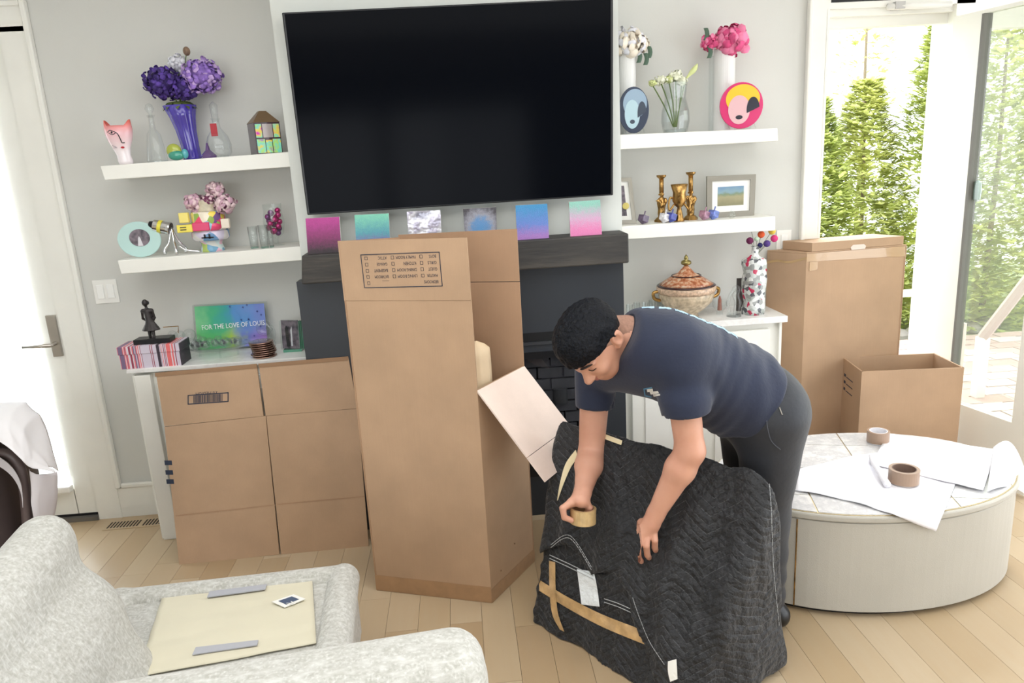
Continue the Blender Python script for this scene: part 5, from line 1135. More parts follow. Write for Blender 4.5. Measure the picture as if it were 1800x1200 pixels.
t = NT('iridescent_glass'); f = t.noise(3.2, 3, t.coord('Object')); t.l(t.ramp(t.noise(28, 2), [(.3, (220, 60, 190)), (.42, (240, 220, 80)), (.52, (120, 220, 210)), (.62, (180, 230, 120)), (.75, (170, 90, 210))]), t.b.inputs['Base Color']); t.b.inputs['Roughness'].default_value = .15; IRI = t.m
for (x0_, x1_, z0_, z1_) in ((-.92, -.45, .52, .95), (-.38, .38, .52, .95), (.45, .92, .52, .95), (-.92, -.3, .03, .47), (-.24, .24, .03, .44), (.3, .92, .03, .47)):
    f_ = -hd_*1.02; obj('pane', MB().slab([rb(hw_*x0_, f_, hh*z0_), rb(hw_*x1_, f_, hh*z0_), rb(hw_*x1_, f_, hh*z1_), rb(hw_*x0_, f_, hh*z1_)], R3 @ V3(0, -.002, 0)), IRI if (x0_, z0_) != (-.38, .52) else mat('silver_pane', (190, 180, 180), .25, metal=.4), t_)
# --- middle left shelf
B = base('ml', 250, 453, 3.385); s = mpp(B); c_ = B+V3(0, 0, 31.5*s); t_ = thing('oval_photo_frame', 'pale aqua oval glass frame holding a wedding photo, middle left shelf', 'photo frame', B)
Mx = Matrix.Rotation(math.radians(82), 3, 'X')
def odisc(rx, ry, d0, th, n=40, o=V3(0, 0, 0)):
    q = [c_+o+V3(rx*s*math.cos(2*math.pi*k/n), d0+.012*math.sin(2*math.pi*k/n)*0, ry*s*math.sin(2*math.pi*k/n)) for k in range(n)]; return MB().slab(q, (0, th, 0))
obj('glass_disc', odisc(37, 31, 0, .009), mat('aqua_frosted', (186, 218, 214), .3), t_, bevel=.003); t = NT('tiny_photo'); t.l(t.ramp(t.noise(40, 3), [(.35, (70, 66, 74)), (.6, (130, 118, 128))]), t.b.inputs['Base Color']); PH = t.m
obj('photo', odisc(17.5, 15, -.0015, .0012, o=V3(1.5*s, 0, 3*s)), PH, t_); obj('photo_figures', MB().slab([c_+V3(x*s, -.0022, z*s) for x, z in ((-3, -11), (6, -11), (3, 2), (1, 6), (-1, 2))], (0, .0005, 0)), mat('photo_white', (216, 214, 220), .6), t_)
obj('easel', MB().tube([c_+V3(0, .01, 0), B+V3(.01, .06, .002)], .003), STEEL, t_)
B = base('ml', 312, 446, 3.40); s = mpp(B); t_ = thing('chrome_sculpture', 'chrome tripod-legged ornament with a sideways cylinder beside the oval frame', 'ornament', B)
hd_c = at_(B, 297, 402)
tp = at_(B, 301, 400, -.012)
for (x, y, dy) in ((291, 448, -.02), (311, 449, -.05), (327, 443, .02)): e_ = at_(B, x, y, dy); e_.z = B.z+.004; obj('leg', MB().tube(bez([tp, tp*.55+e_*.45+V3(.0, 0, -.01), e_+V3(0, 0, .022), e_], 5), [.003]+[.0055]*5+[.007]*5+[.008]*4+[.004], 8), CHROME, t_, smooth=True)
e_ = at_(B, 352, 443, .01); e_.z = B.z+.006; obj('tail', MB().tube(bez([at_(B, 315, 432), at_(B, 327, 439), e_], 5), .005), CHROME, t_, smooth=True)
ax_ = (at_(B, 270, 396)-at_(B, 300, 402)).normalized(); Mq = V3(0, 0, 1).rotation_difference(ax_).to_matrix()
obj('drum', MB().lathe([(11*s, 0), (12*s, 2*s), (11*s, 6*s), (10.5*s, 28*s)], at_(B, 300, 402), 24, M=Mq), CHROME, t_, smooth=False); obj('drum_face', MB().lathe([(10.5*s, -.5*s), (9*s, -1.2*s), (2*s, -2*s)], at_(B, 300, 402), 24, M=Mq), mat('gunmetal', (92, 90, 92), .35, metal=.6), t_)
obj('yellow_band', MB().lathe([(11.4*s, 14*s), (11.4*s, 20*s)], at_(B, 300, 402), 24, M=Mq, cap=False), mat('yellow_enamel', (226, 214, 70), .3), t_); obj('black_cap', MB().lathe([(8*s, 28*s), (6*s, 36*s)], at_(B, 300, 402), 16, M=Mq), BLACK, t_)
B = base('ml', 375, 441, 3.44); s = mpp(B); t_ = thing('graffiti_vase', 'colourful stacked ceramic vase with pop graffiti patches on middle left shelf', 'vase', B)
def patch(name, sc, cols):
    t = NT(name); vo = t.n('ShaderNodeTexVoronoi'); vo.inputs['Scale'].default_value = sc; t.l(t.coord(), vo.inputs['Vector']); sp = t.n('ShaderNodeSeparateColor'); t.l(vo.outputs['Color'], sp.inputs[0])
    t.l(t.ramp(sp.outputs[0], [(i/len(cols), c) for i, c in enumerate(cols)], 'CONSTANT'), t.b.inputs['Base Color']); t.b.inputs['Roughness'].default_value = .2; return t.m
PM = patch('pop_patches', 30, [(236, 226, 205), (230, 80, 120), (238, 214, 90), (120, 90, 140), (150, 190, 215), (224, 220, 216), (150, 180, 90)])
PM2 = patch('pop_patches_pale', 34, [(210, 228, 226), (120, 170, 200), (180, 200, 110), (226, 226, 220), (235, 190, 205)])
obj('foot', MB().lathe([(20*s, 0), (20*s, 4*s), (17*s, 14*s), (21*s, 20*s)], B, 28), PM2, t_, smooth=True); obj('lower_tier', MB().lathe([(28*s, 20*s), (31*s, 24*s), (31*s, 34*s), (28*s, 37*s)], B, 32), patch('pop_lilac', 22, [(214, 206, 226), (232, 190, 205), (236, 232, 236), (110, 150, 190), (220, 216, 214)]), t_, smooth=True)
obj('middle_tier', MB().lathe([(30*s, 37*s), (33*s, 40*s), (33*s, 50*s), (28*s, 53*s), (28*s, 66*s), (26*s, 69*s)], B, 32), PM, t_, smooth=True); obj('neck', MB().lathe([(19*s, 68*s), (17*s, 72*s), (17*s, 84*s), (18*s, 88*s)], B, 28), mat('marbled_cream', (206, 196, 172), .3, var=.12, vscale=30), t_, smooth=True)
for (x0_, x1_, z0_, z1_, c_) in ((-44, -18, 37, 50, (238, 220, 90)), (-38, -22, 53, 70, (240, 222, 120)), (-18, 10, 38, 52, (220, 60, 110)), (30, 44, 40, 56, (226, 214, 196))):
    obj('ceramic_block', MB().box(B.x+x0_*s, B.x+x1_*s, B.y-34*s, B.y-26*s, B.z+z0_*s, B.z+z1_*s), mat('block_%d_%d' % (x0_+99, z0_), c_, .2), t_, bevel=.003)
obj('black_lettering', MB().box(B.x-6*s, B.x+14*s, B.y-32*s, B.y-31*s, B.z+25*s, B.z+27*s).box(B.x-2*s, B.x+1*s, B.y-32*s, B.y-31*s, B.z+25*s, B.z+32*s).box(B.x+6*s, B.x+9*s, B.y-32*s, B.y-31*s, B.z+24*s, B.z+32*s).box(B.x-38*s, B.x-28*s, B.y-34.6*s, B.y-34*s, B.z+41*s, B.z+42.5*s).box(B.x-38*s, B.x-28*s, B.y-34.6*s, B.y-34*s, B.z+45*s, B.z+46.5*s), BLACK, t_, kind='stuff')
MAU = mat('mauve_petal', (206, 166, 184), .7, var=.1, vscale=60); MAU2 = mat('pale_pink_petal', (226, 200, 204), .7, var=.06); PLM = mat('plum_petal', (120, 60, 92), .7)
vt = B+V3(0, 0, 84*s)
for (x, y, r, mm, cr_, lb) in ((341, 355, 17, [MAU, MAU2], MAU, 'mauve peony at the left of the graffiti vase'), (366, 350, 11, [PLM, MAU2], PLM, 'small plum-centred peony in the middle of the graffiti vase'), (378, 333, 16, [MAU2, MAU], MAU, 'pale pink peony at the top of the graffiti vase'),
                               (395, 359, 19, [MAU2, MAU], PLM, 'pink peony with dark centre at the right of the graffiti vase'), (345, 372, 8, [MAU], MAU, 'little drooping pink peony under the left bloom')):
    bloom('peony', lb, at_(B, x, y, -.02), r*s, mm, int(x), n=44, petal=.75, stem_to=vt, core=cr_)
for (x, y, r, h, lb) in ((448, 437, 9, 38, 'leftmost plain clear glass on middle left shelf'), (466, 436, 9, 40, 'thick-walled clear glass in the middle of the trio'), (478, 434, 5, 38, 'slim greenish glass bar right of the clear glasses')):
    B = base('ml', x, y, 3.385 if x != 448 else 3.41); s = mpp(B); t_ = thing('glass_tumbler', lb, 'glass', B); obj('wall', MB().lathe([(r*.75*s, 2*s), (r*.9*s, h*s)], B, 20, cap=False), CRYSTAL, t_, smooth=True, solid=.002); obj('base_disc', MB().lathe([(r*.75*s, 0), (r*.75*s, 3*s)], B, 20), glass('green_edge_glass', (214, 236, 230), .6), t_)
B = base('ml', 487, 433, 3.46); s = mpp(B); t_ = thing('glass_vase', 'clear glass vase filled with magenta baubles on middle left shelf', 'vase', B)
obj('body', MB().lathe([(15*s, 0), (4*s, 3*s), (4*s, 12*s), (14*s, 20*s), (18*s, 40*s), (15*s, 60*s), (16*s, 72*s)], B, 24, cap=False), GLASS, t_, smooth=True)
MG = mat('magenta_bauble', (186, 50, 120), .12, metal=.55); MG2 = mat('violet_bauble', (120, 60, 120), .15, metal=.5)
for k in range(17):
    z = 22+38*(k/16); th = k*2.4; rr = (5 if k < 2 else 9.5)
    tag(obj('bauble', MB().sphere(B+V3(rr*math.cos(th), rr*math.sin(th), z)*s, 5.2*s, 12, 8), MG if k % 3 else MG2, smooth=True), 'shiny magenta or violet bauble piled in the clear glass vase', 'bauble', 'baubles in the glass vase')
# --- left counter
B = base('lc', 266, 640, 3.33); s = mpp(B); t = NT('candy_stripes'); v = t.sep(t.coord('Generated')); w_ = t.n('ShaderNodeTexNoise', noise_dimensions='1D'); w_.inputs['Scale'].default_value = 5.5; w_.inputs['Detail'].default_value = 2; t.l(v[0], w_.inputs['W'])
t.l(t.ramp(w_.outputs['Fac'], [(.0, (60, 50, 62)), (.36, (60, 50, 62)), (.4, (206, 196, 210)), (.47, (150, 60, 80)), (.5, (214, 204, 214)), (.56, (226, 110, 110)), (.6, (120, 100, 130)), (.66, (200, 186, 200))], 'CONSTANT'), t.b.inputs['Base Color']); t.b.inputs['Roughness'].default_value = .5
t_ = thing('striped_box', 'lidded gift box in pink, plum and grey stripes on the left counter end', 'box', B)
q = [PY(213, 648, 3.285), PY(320, 636, 3.285)]; x0_, x1_ = q[0].x, q[1].x
hb = 44*s
obj('body', MB().box(x0_, x1_, 3.285, 3.40, ZL, ZL+hb*.58), t.m, t_); obj('lid', MB().box(x0_-.004, x1_+.004, 3.281, 3.404, ZL+hb*.58, ZL+hb*.9), t.m, t_, bevel=.002)
zt2 = ZL+hb*.9
Bs = V3(PY(268, 600, 3.34).x, 3.34, zt2); s = mpp(Bs); t_ = thing('dancer_statuette', 'dark bronze statuette of a girl in a skirt standing on the striped box', 'statue', Bs)
obj('plinth', MB().slab([Bs+V3(x, y, 0)*s for x, y in ((-27, -14), (35, -14), (35, 14), (-27, 14))], (0, 0, 9*s)), BLACK, t_, bevel=.003)
F0 = Bs+V3(0, 0, 9*s)
def dancer(P):
    q = (P-np.array(F0))/s; d = np.minimum(cap_(q, (-3, 2, 0), (-2, 0, 18), 2.4, 3.4), cap_(q, (5, -2, 0), (4, 0, 18), 2.4, 3.4)); d = smin(d, cap_(q, (1, 0, 22), (0, 0, 46), 6.5, 5.5), 3)
    z = q[..., 2]; rsk = np.interp(z, [13, 15, 28, 32], [15, 14.5, 7, 5]); sk = np.maximum(np.linalg.norm((q-np.array([2., 0, 0]))[..., :2]*np.array([1, 1.3]), axis=-1)*(1+.03*np.sin(9*np.arctan2(q[..., 1], q[..., 0])))-rsk, np.maximum(13-z, z-32)); d = smin(d, sk*.7, 2)
    d = smin(d, cap_(q, (-7, 0, 48), (7, 0, 48), 3.6, 3.6), 3); d = smin(d, cap_(q, (0, 0, 48), (-1, 0, 58), 2.4, 2.2), 2); d = smin(d, ell_(q, (-1, -1, 62), (5, 5.5, 6)), 1.5); d = smin(d, ell_(q, (1, 4, 61), (3, 3, 4)), 1)
    for sx_ in (-1, 1): d = smin(d, cap_(q, (8.5*sx_, 0, 47), (10*sx_-1, 4, 34), 2.4, 2), 2); d = smin(d, cap_(q, (10*sx_-1, 4, 34), (2*sx_, 9, 24), 2, 1.6), 1.5)
    return d*s
obj('figure', net_mb(dancer, F0-V3(18, 14, 1)*s, F0+V3(20, 14, 72)*s, .0022), mat('dark_bronze', (64, 60, 60), .45, metal=.5, var=.2, bump=.3, bscale=120), t_, smooth=True)
t_ = thing('acrylic_artwork', 'clear acrylic block artwork, green to violet watercolour lettered FOR THE LOVE OF LOUIS', 'artwork', PY(405, 612, 3.53))
q = [PY(345, 618, 3.52), PY(474, 607, 3.52), PY(467, 531, 3.52), PY(338, 537, 3.52)]
for p in q[:2]: p.z = max(p.z, ZL+.001)
nf = V3(0, -1, 0)
t = NT('watercolour_wash'); v = t.sep(t.coord('Generated')); f = t.math('ADD', v[0], t.math('MULTIPLY', t.math('SUBTRACT', t.noise(14, 3), .5), .5)); c1 = t.ramp(f, [(0, (150, 220, 160)), (.25, (80, 190, 140)), (.45, (70, 175, 170)), (.62, (80, 150, 215)), (1, (120, 140, 220))])
c2 = t.ramp(f, [(0, (110, 200, 120)), (.35, (90, 190, 110)), (.5, (190, 210, 60)), (.7, (120, 130, 210)), (1, (170, 120, 210))]); t.l(t.mix(t.ramp(v[2], [(.25, (255, 255, 255)), (.6, (0, 0, 0))]), c1, c2), t.b.inputs['Base Color']); t.b.inputs['Roughness'].default_value = .3
cq = sum(q, Vector())/4; obj('art_print', MB().slab([cq+(p-cq)*.95 for p in q], (0, .002, 0)), t.m, t_)
obj('acrylic_block', MB().slab([p+V3(0, -.004, 0) for p in q], (0, .03, 0)), GLASS, t_)
uxx = (q[1]-q[0]).normalized(); o_ = PY(355, 580, 3.515); mb = MB(); text_mb(mb, 'FOR THE LOVE OF LOUIS', .0335, o_, uxx*.78, V3(0, 0, 1), nf, off=.0007); obj('lettering', mb, mat('white_lettering', (244, 246, 248), .5), t_)
mb = MB()
for (x, y) in ((404, 539), (427, 540), (434, 536), (452, 547), (459, 553), (437, 561), (424, 562), (447, 590), (433, 597), (417, 598), (458, 573)): c_ = PY(x, y, 3.516); mb.slab([c_+V3(a_, 0, b_)*.0065 for a_, b_ in ((0, -1), (.25, -.25), (1, 0), (.25, .25), (0, 1), (-.25, .25), (-1, 0), (-.25, -.25))], (0, .0008, 0))
obj('star_motifs', mb, mat('motif_indigo', (60, 70, 150), .5), t_, kind='stuff')
c_ = V3(PY(383, 620, 3.40).x, 3.40, ZL); s = mpp(c_); t_ = thing('glass_dish', 'footed clear glass dish full of glass bubbles on the left counter', 'dish', c_)
obj('plate', MB().lathe([(12*s, 12*s), (40*s, 14*s), (57*s, 22*s), (58*s, 23.5*s), (40*s, 16*s), (1*s, 14*s)], c_, 36, sy=.6), CRYSTAL, t_, smooth=True)
for x in (-42, 10, 40): obj('foot', MB().lathe([(2*s, 0), (1.6*s, 14*s)], c_+V3(x*.8*s, (-14 if x == 10 else 8)*s, 0), 10), CRYSTAL, t_)
rs = np.random.RandomState(5)
for k in range(18):
    x, y = -38+4.6*k, rs.uniform(-12, 12); r = rs.uniform(5.5, 8); c2_ = c_+V3(x, y, 21+r*.6+ (5 if k % 3 == 0 else 0))*s
    tag(obj('glass_bubble', MB().sphere(c2_, r*s, 14, 9), CRYSTAL, smooth=True), 'hollow clear glass bubble lying in the footed glass dish', 'glass ball', 'glass bubbles in the dish')
B = V3(PY(326, 600, 3.47).x, 3.47, ZL); s = mpp(B); t_ = thing('bubble_sculpture', 'clear blown-glass bubble cluster between striped box and acrylic artwork', 'ornament', B)
for (x, z, r) in ((-20, 38, 8), (-8, 36, 9), (8, 36, 11), (4, 14, 9), (-6, 8, 8), (18, 18, 10), (22, 30, 6)): obj('bubble', MB().sphere(B+V3(x, 0, z)*s, r*s, 16, 10), CRYSTAL, t_, smooth=True)
obj('brass_rod', MB().tube([B+V3(-36, 6, 52)*s, B+V3(-10, 6, 52)*s, B+V3(-12, 6, 40)*s], .002), BRASS, t_)
B = V3(PY(474, 600, 3.50).x, 3.50, ZL); s = mpp(B); t_ = thing('glass_swirl', 'clear blown-glass swirl ornament at the right edge of the acrylic artwork', 'ornament', B)
obj('swirl', MB().tube(bez([B+V3(*p)*s for p in ((-6, -6, 4), (4, -6, 14), (8, -6, 30), (0, -6, 44), (-10, -6, 42), (-12, -6, 34), (-3, -6, 30), (6, -6, 38))], 6), [6*s]*43, 10), CRYSTAL, t_, smooth=True); obj('bubble', MB().sphere(B+V3(4, -10, 9)*s, 9*s), CRYSTAL, t_, smooth=True)
Bc = V3(PY(463, 626, 3.33).x, 3.345, ZL); s = mpp(Bc); CP = mat('rose_metal', (170, 138, 124), .22, metal=.9, var=.15, vscale=50)
for k in range(8):
    z = k*3.6*s; o_ = V3(rng.uniform(-1.5, 1.5), rng.uniform(-1, 1), 0)*s
    tag(obj('coaster', MB().lathe([(18*s, .2*s), (20.5*s, .8*s), (21*s, 2*s), (19*s, 2.6*s)], Bc+V3(0, 0, z)+o_+V3((-2 if k > 4 else 0)*s, 0, 0), 24), CP, smooth=True), ('bottom', 'second lowest', 'third lowest', 'fourth lowest', 'fifth lowest', 'third from top', 'second from top', 'topmost')[k]+' rose-metal edged coaster in the stack on the left counter', 'coaster', 'stacked metal coasters')
q = [PY(494, 612, 3.40), PY(533, 616, 3.37), PY(530, 566, 3.37), PY(490, 562, 3.40)]; t_ = thing('photo_block', 'green-edged glass block with a black and white wedding photo', 'photo frame', V3(q[0].x, 3.39, ZL))
for p in q[:2]: p.z = ZL+.012
q[2].z = q[3].z = ZL+.012+.135
q[1].x = q[0].x+.085; q[2].x = q[3].x+.085
obj('front_glass', MB().slab(q, (.006, .02, 0)), GLASS, t_); obj('photo_print', MB().slab([p+V3(.003, .021, 0) for p in q], (0, .002, 0)), NT_ph if False else PH, t_)
cq = sum(q, Vector())/4+V3(.002, .018, 0); obj('photo_figures', MB().slab([cq+V3(x, 0, z) for x, z in ((-.02, -.055), (-.004, -.055), (-.006, .03), (-.013, .045), (-.02, .03))], (0, .001, 0)), BLACK, t_); obj('photo_figures', MB().slab([cq+V3(x, 0, z) for x, z in ((.0, -.055), (.03, -.055), (.02, .02), (.012, .04), (.004, .02))], (0, .001, 0)), mat('photo_white', (216, 214, 220), .6), t_)
GE = mat('green_glass_edge', (70, 140, 112), .1, coat=.5)
for k in range(3): obj('green_edge', MB().slab([q[1]+V3(.008+k*.007, .0, 0), q[1]+V3(.011+k*.007, .018, 0), q[2]+V3(.011+k*.007, .018, 0), q[2]+V3(.008+k*.007, .0, 0)], (.002, 0, 0)), GE, t_)
obj('foot', MB().box(q[0].x+.012, q[1].x+.012, 3.385, 3.43, ZL, ZL+.012), GE, t_)
# --- upper right shelf
VW = mat('white_ribbed_glaze', (226, 226, 224), .2, bump=.15, bscale=30)
CREAM = mat('cream_petal', (236, 226, 210), .7, var=.05); PKH = mat('hot_pink_petal', (216, 76, 130), .65, var=.12, vscale=50); PKL = mat('rose_pink_petal', (234, 130, 168), .65, var=.08)
LEAFD = mat('dark_leaf', (70, 96, 78), .6)
def tallvase(px, py, ptop, rpx, Y, lb):
    B = base('ur', px, py, Y); s = mpp(B); h = (py-ptop); t_ = thing('cylinder_vase', lb, 'vase', B); obj('body', MB().lathe([(rpx*s, 0), (rpx*s, h*s), (rpx*.88*s, h*s), (rpx*.88*s, h*.9*s)], B, 32), VW, t_, smooth=False); return B, s, B+V3(0, 0, h*s)
B, s, top = tallvase(1104, 234, 98, 15, 3.47, 'tall white cylinder vase beside the television, upper right shelf')
bloom('peony', 'large cream peony above the white vase beside the television', at_(B, 1107, 76, -.03), 27*s, [CREAM, WP], 31, n=50, petal=.8, stem_to=top); bloom('peony', 'smaller cream peony at the right of the cream bouquet', at_(B, 1128, 78, -.01), 15*s, [CREAM], 32, n=34, petal=.8, stem_to=top)
B, s, top = tallvase(1272, 228, 92, 18, 3.48, 'tall white cylinder vase holding hot pink peonies')
bloom('peony', 'big hot pink peony on the tall white vase', at_(B, 1285, 71, -.03), 28*s, [PKL, PKH], 33, n=60, petal=.8, stem_to=top, core=PKH); bloom('peony', 'smaller pink peony bud at the left of the big one', at_(B, 1248, 75, -.02), 15*s, [PKH, PKL], 34, n=34, petal=.8, stem_to=top)
obj_ = obj('glass_slab', MB().box(B.x-21*s, B.x-15*s, 3.50, 3.53, B.z, B.z+126*s), CRYSTAL); tag(obj_, 'narrow clear glass strip standing left of the tall pink-flowered vase', 'glass')
lf = MB()
for (x, y) in ((1140, 92), (1134, 104), (1122, 100), (1246, 92), (1240, 60)): c_ = PY(x, y, 3.44); lf.grid(lambda u, v: c_+V3((u-.5)*.02, 0, (v-.5)*.05)*(1)+V3(.008*math.sin(v*3), -.006*math.sin(u*3), 0), 4, 5)
tag(obj('peony_leaves', lf, LEAFD, smooth=True), 'dark green leaves under the cream and pink peonies', 'leaves', kind='stuff')
def pop_plate(px, py, rx, ry, lb, bgc, c1_, c2_, c3_):
    B = base('ur', px, py+ry, 3.38); s = mpp(B); C_ = B+V3(0, 0, (ry+2)*s); t_ = thing('display_plate', lb, 'plate', B); n = 40
    def disc(r0, r1, y, o=(0, 0), a0=0, a1=2*math.pi, th=.001):
        q = [C_+V3(o[0]*s+r0*s*math.cos(a0+(a1-a0)*k/n), y, o[1]*s+r1*s*math.sin(a0+(a1-a0)*k/n)) for k in range(n if a1-a0 > 6.2 else n+1)]; return MB().slab(q, (0, th, 0))
    obj('plate_body', disc(rx, ry, 0, th=.008), mat('plate_'+lb[:6], bgc, .2), t_, bevel=.003)
    obj('painted_shape', disc(rx*.78, ry*.62, -.001, (2, ry*.28)), mat('pa_'+lb[:6], c1_, .25), t_); obj('painted_shape', disc(rx*.5, ry*.62, -.002, (-rx*.12, -ry*.18)), mat('pb_'+lb[:6], c2_, .25), t_)
    obj('painted_shape', disc(rx*.3, ry*.55, -.0025, (rx*.52, -ry*.2), .2, 3.4), mat('pc_'+lb[:6], c3_, .25), t_); obj('painted_shape', disc(rx*.16, ry*.09, -.003, (-rx*.12, -ry*.5)), mat('pd_'+lb[:6], c3_, .25), t_)
    for x in (-.6, .6): obj('stand_arm', MB().tube([B+V3(x*rx*s, -.02, .004), B+V3(x*rx*s, .0, .022*1), B+V3(x*rx*s, .03, .05), B+V3(x*rx*s, .05, .003)], .0028), CRYSTAL, t_)
pop_plate(1115, 196, 27, 39, 'blue-grey oval-looking display plate with abstract pale shapes, upper right shelf', (62, 70, 88), (150, 172, 192), (178, 204, 214), (70, 78, 92))
pop_plate(1303, 185, 39, 39, 'magenta display plate with abstract yellow and pink shapes, upper right shelf', (206, 52, 110), (232, 190, 50), (218, 176, 180), (38, 36, 50))
B = base('ur', 1187, 232, 3.43); s = mpp(B); t_ = thing('crystal_vase', 'cut crystal vase with white ranunculus stems between the two plates', 'vase', B)
obj('body', MB().lathe([(20*s, 0), (24*s, 20*s), (23*s, 36*s), (17*s, 58*s), (20*s, 84*s)], B, 16, cap=False), CRYSTAL, t_, smooth=False, solid=.004); obj('base_disc', MB().lathe([(19*s, 0), (19*s, 6*s)], B, 16), CRYSTAL, t_)
RW = mat('greenish_white_petal', (228, 230, 206), .7, var=.05); RG = mat('lime_petal', (206, 214, 150), .7, var=.08); inn = B+V3(0, 0, 10*s)
for (x, y, r, mm, lb) in ((1147, 146, 7, [RG], 'leftmost lime bud of the ranunculus bunch'), (1162, 141, 10, [RW], 'white ranunculus at the left of the bunch'), (1176, 140, 8, [RG, RW], 'greenish ranunculus in the bunch centre'), (1187, 133, 11, [RW], 'highest open white ranunculus in the bunch'), (1198, 142, 10, [RW], 'white ranunculus at the right of the bunch')):
    bloom('ranunculus', lb, at_(B, x, y, -.01), r*s, mm, int(x)+3, n=30, petal=.8, stem_to=inn+V3((x-1180)*.1*s, 0, 0))
c_ = at_(B, 1221, 121); t2 = thing('lily_bud', 'long greenish white bud reaching out right of the crystal vase', 'flower', c_); obj('bud', MB().tube(bez([at_(B, 1205, 139), at_(B, 1213, 130), c_, at_(B, 1226, 112)], 4), [.003, .004, .005, .006, .008, .010, .0115, .012, .0115, .010, .008, .004, .002], 10), RG, t2, smooth=True); obj('stem', MB().tube([at_(B, 1205, 139), inn], .0025), mat('stem_green', (96, 118, 62), .6), t2)
# --- middle right shelf
B = base('mr', 1098, 396, 3.42); s = mpp(B); t_ = thing('framed_photo', 'silver photo frame half hidden behind the chimney breast', 'photo frame', B)
def frame(t_, q, bw, matt_w, mo, pic, dep=.015, inner=None):
    C_ = sum(q, Vector())/4; lx_, lz_ = (q[1]-q[0]).length, (q[3]-q[0]).length
    ins = lambda w: [q[0]+(q[1]-q[0])*(w/lx_)+(q[3]-q[0])*(w/lz_), q[1]+(q[0]-q[1])*(w/lx_)+(q[2]-q[1])*(w/lz_), q[2]+(q[3]-q[2])*(w/lx_)+(q[1]-q[2])*(w/lz_), q[3]+(q[2]-q[3])*(w/lx_)+(q[0]-q[3])*(w/lz_)]
    i1 = ins(bw); mb = MB()
    for k in range(4): k2 = (k+1) % 4; mb.slab([q[k], q[k2], i1[k2], i1[k]], (0, dep, 0))
    obj('frame_moulding', mb, mo, t_); obj('mat_board', MB().slab([p+V3(0, dep*.5, 0) for p in i1], (0, .002, 0)), WHITE, t_); i2 = ins(bw+matt_w); obj('picture', MB().slab([p+V3(0, dep*.45, 0) for p in i2], (0, .001, 0)), pic, t_)
SFR = mat('pewter_frame', (150, 146, 136), .35, metal=.6); q = [PY(1078, 399, 3.43), PY(1119, 394, 3.41), PY(1110, 312, 3.44), PY(1070, 312, 3.45)]
for p in q[:2]: p.z = B.z+.001
frame(t_, q, .018, .02, SFR, PH); obj('yellow_dress', MB().sphere(PY(1100, 362, 3.425), .016, 10, 7, sy=.2), mat('dress_yellow', (206, 190, 110), .7), t_)
def lathe_item(nm, lb, cat, px, py, Y, prof, mt, k, grp=None, seg=24, amp=0):
    B = base(k, px, py, Y); s = mpp(B); t_ = thing(nm, lb, cat, B, grp); return t_, B, s
for px, h, lb in ((1163, 80, 'left figural brass candlestick on the middle right shelf'), (1214, 82, 'right figural brass candlestick behind the brass goblet')):
    t_, B, s = lathe_item('brass_candlestick', lb, 'candlestick', px, 388 if px < 1200 else 384, 3.43, None, None, 'mr', 'brass candlesticks')
    obj('base', MB().lathe([(13*s, 0), (13*s, 3*s), (8*s, 8*s)], B, 6), BRASS, t_)
    def figf(P, B=B, s=s):
        q = (P-np.array(B))/s; d = cap_(q, (0, 0, 6), (0, 0, 26), 6.5, 6); d = smin(d, ell_(q, (0, 0, 34), (8, 6, 10)), 3); d = smin(d, ell_(q, (0, -1, 47), (4.5, 4.5, 5.5)), 2); d = smin(d, cap_(q, (-8, -3, 37), (2, -7, 30), 2.6, 2.2), 2); d = smin(d, cap_(q, (8, -3, 37), (-2, -7, 28), 2.6, 2.2), 2)
        return (d-.9*vnoise(q, .55, 3))*s
    obj('figure', net_mb(figf, B+V3(-13, -12, 3)*s, B+V3(13, 12, 56)*s, .0028), BRASS, t_, smooth=True)
    obj('stem', MB().lathe([(4*s, 50*s), (4*s, (h-6)*s)], B, 16), BRASS, t_, smooth=True); obj('cup', MB().lathe([(3*s, (h-7)*s), (8*s, (h-3)*s), (8.5*s, h*s), (5*s, h*s)], B, 18), BRASS, t_, smooth=False)
t_, B, s = lathe_item('brass_goblet', 'brass goblet vase with two scroll handles between the candlesticks', 'goblet', 1194, 387, 3.39, None, None, 'mr')
obj('cup', MB().lathe([(9*s, 0), (8*s, 3*s), (4.5*s, 18*s), (3.5*s, 24*s), (8*s, 28*s), (12*s, 36*s), (11*s, 50*s), (15*s, 64*s), (14*s, 64*s), (10*s, 52*s)], B, 28), BRASS, t_, smooth=True)
for sx_ in (-1, 1): obj('handle', MB().tube(bez([B+V3(sx_*x, 0, z)*s for x, z in ((9, 30), (17, 20), (19, 30), (16, 42), (12, 40))], 5), 1.8*s, 8), BRASS, t_, smooth=True)
t_ = thing('framed_picture', 'pewter framed landscape with ivory mat at the end of middle right shelf', 'picture', PY(1285, 384, 3.46)); q = [PY(1243, 384, 3.44), PY(1326, 378, 3.44), PY(1329, 306, 3.47), PY(1243, 310, 3.47)]
zz = base('mr', 1285, 384, 3.44).z
for p in q[:2]: p.z = zz+.001
t = NT('landscape_print'); v = t.sep(t.coord('Generated')); f = t.math('ADD', v[2], t.math('MULTIPLY', t.math('SUBTRACT', t.noise(30, 4), .5), .35)); t.l(t.ramp(f, [(.1, (134, 130, 100)), (.45, (160, 152, 118)), (.6, (120, 138, 110)), (.72, (130, 158, 170)), (1, (110, 144, 176))]), t.b.inputs['Base Color'])
frame(t_, q, .024, .028, SFR, t.m)
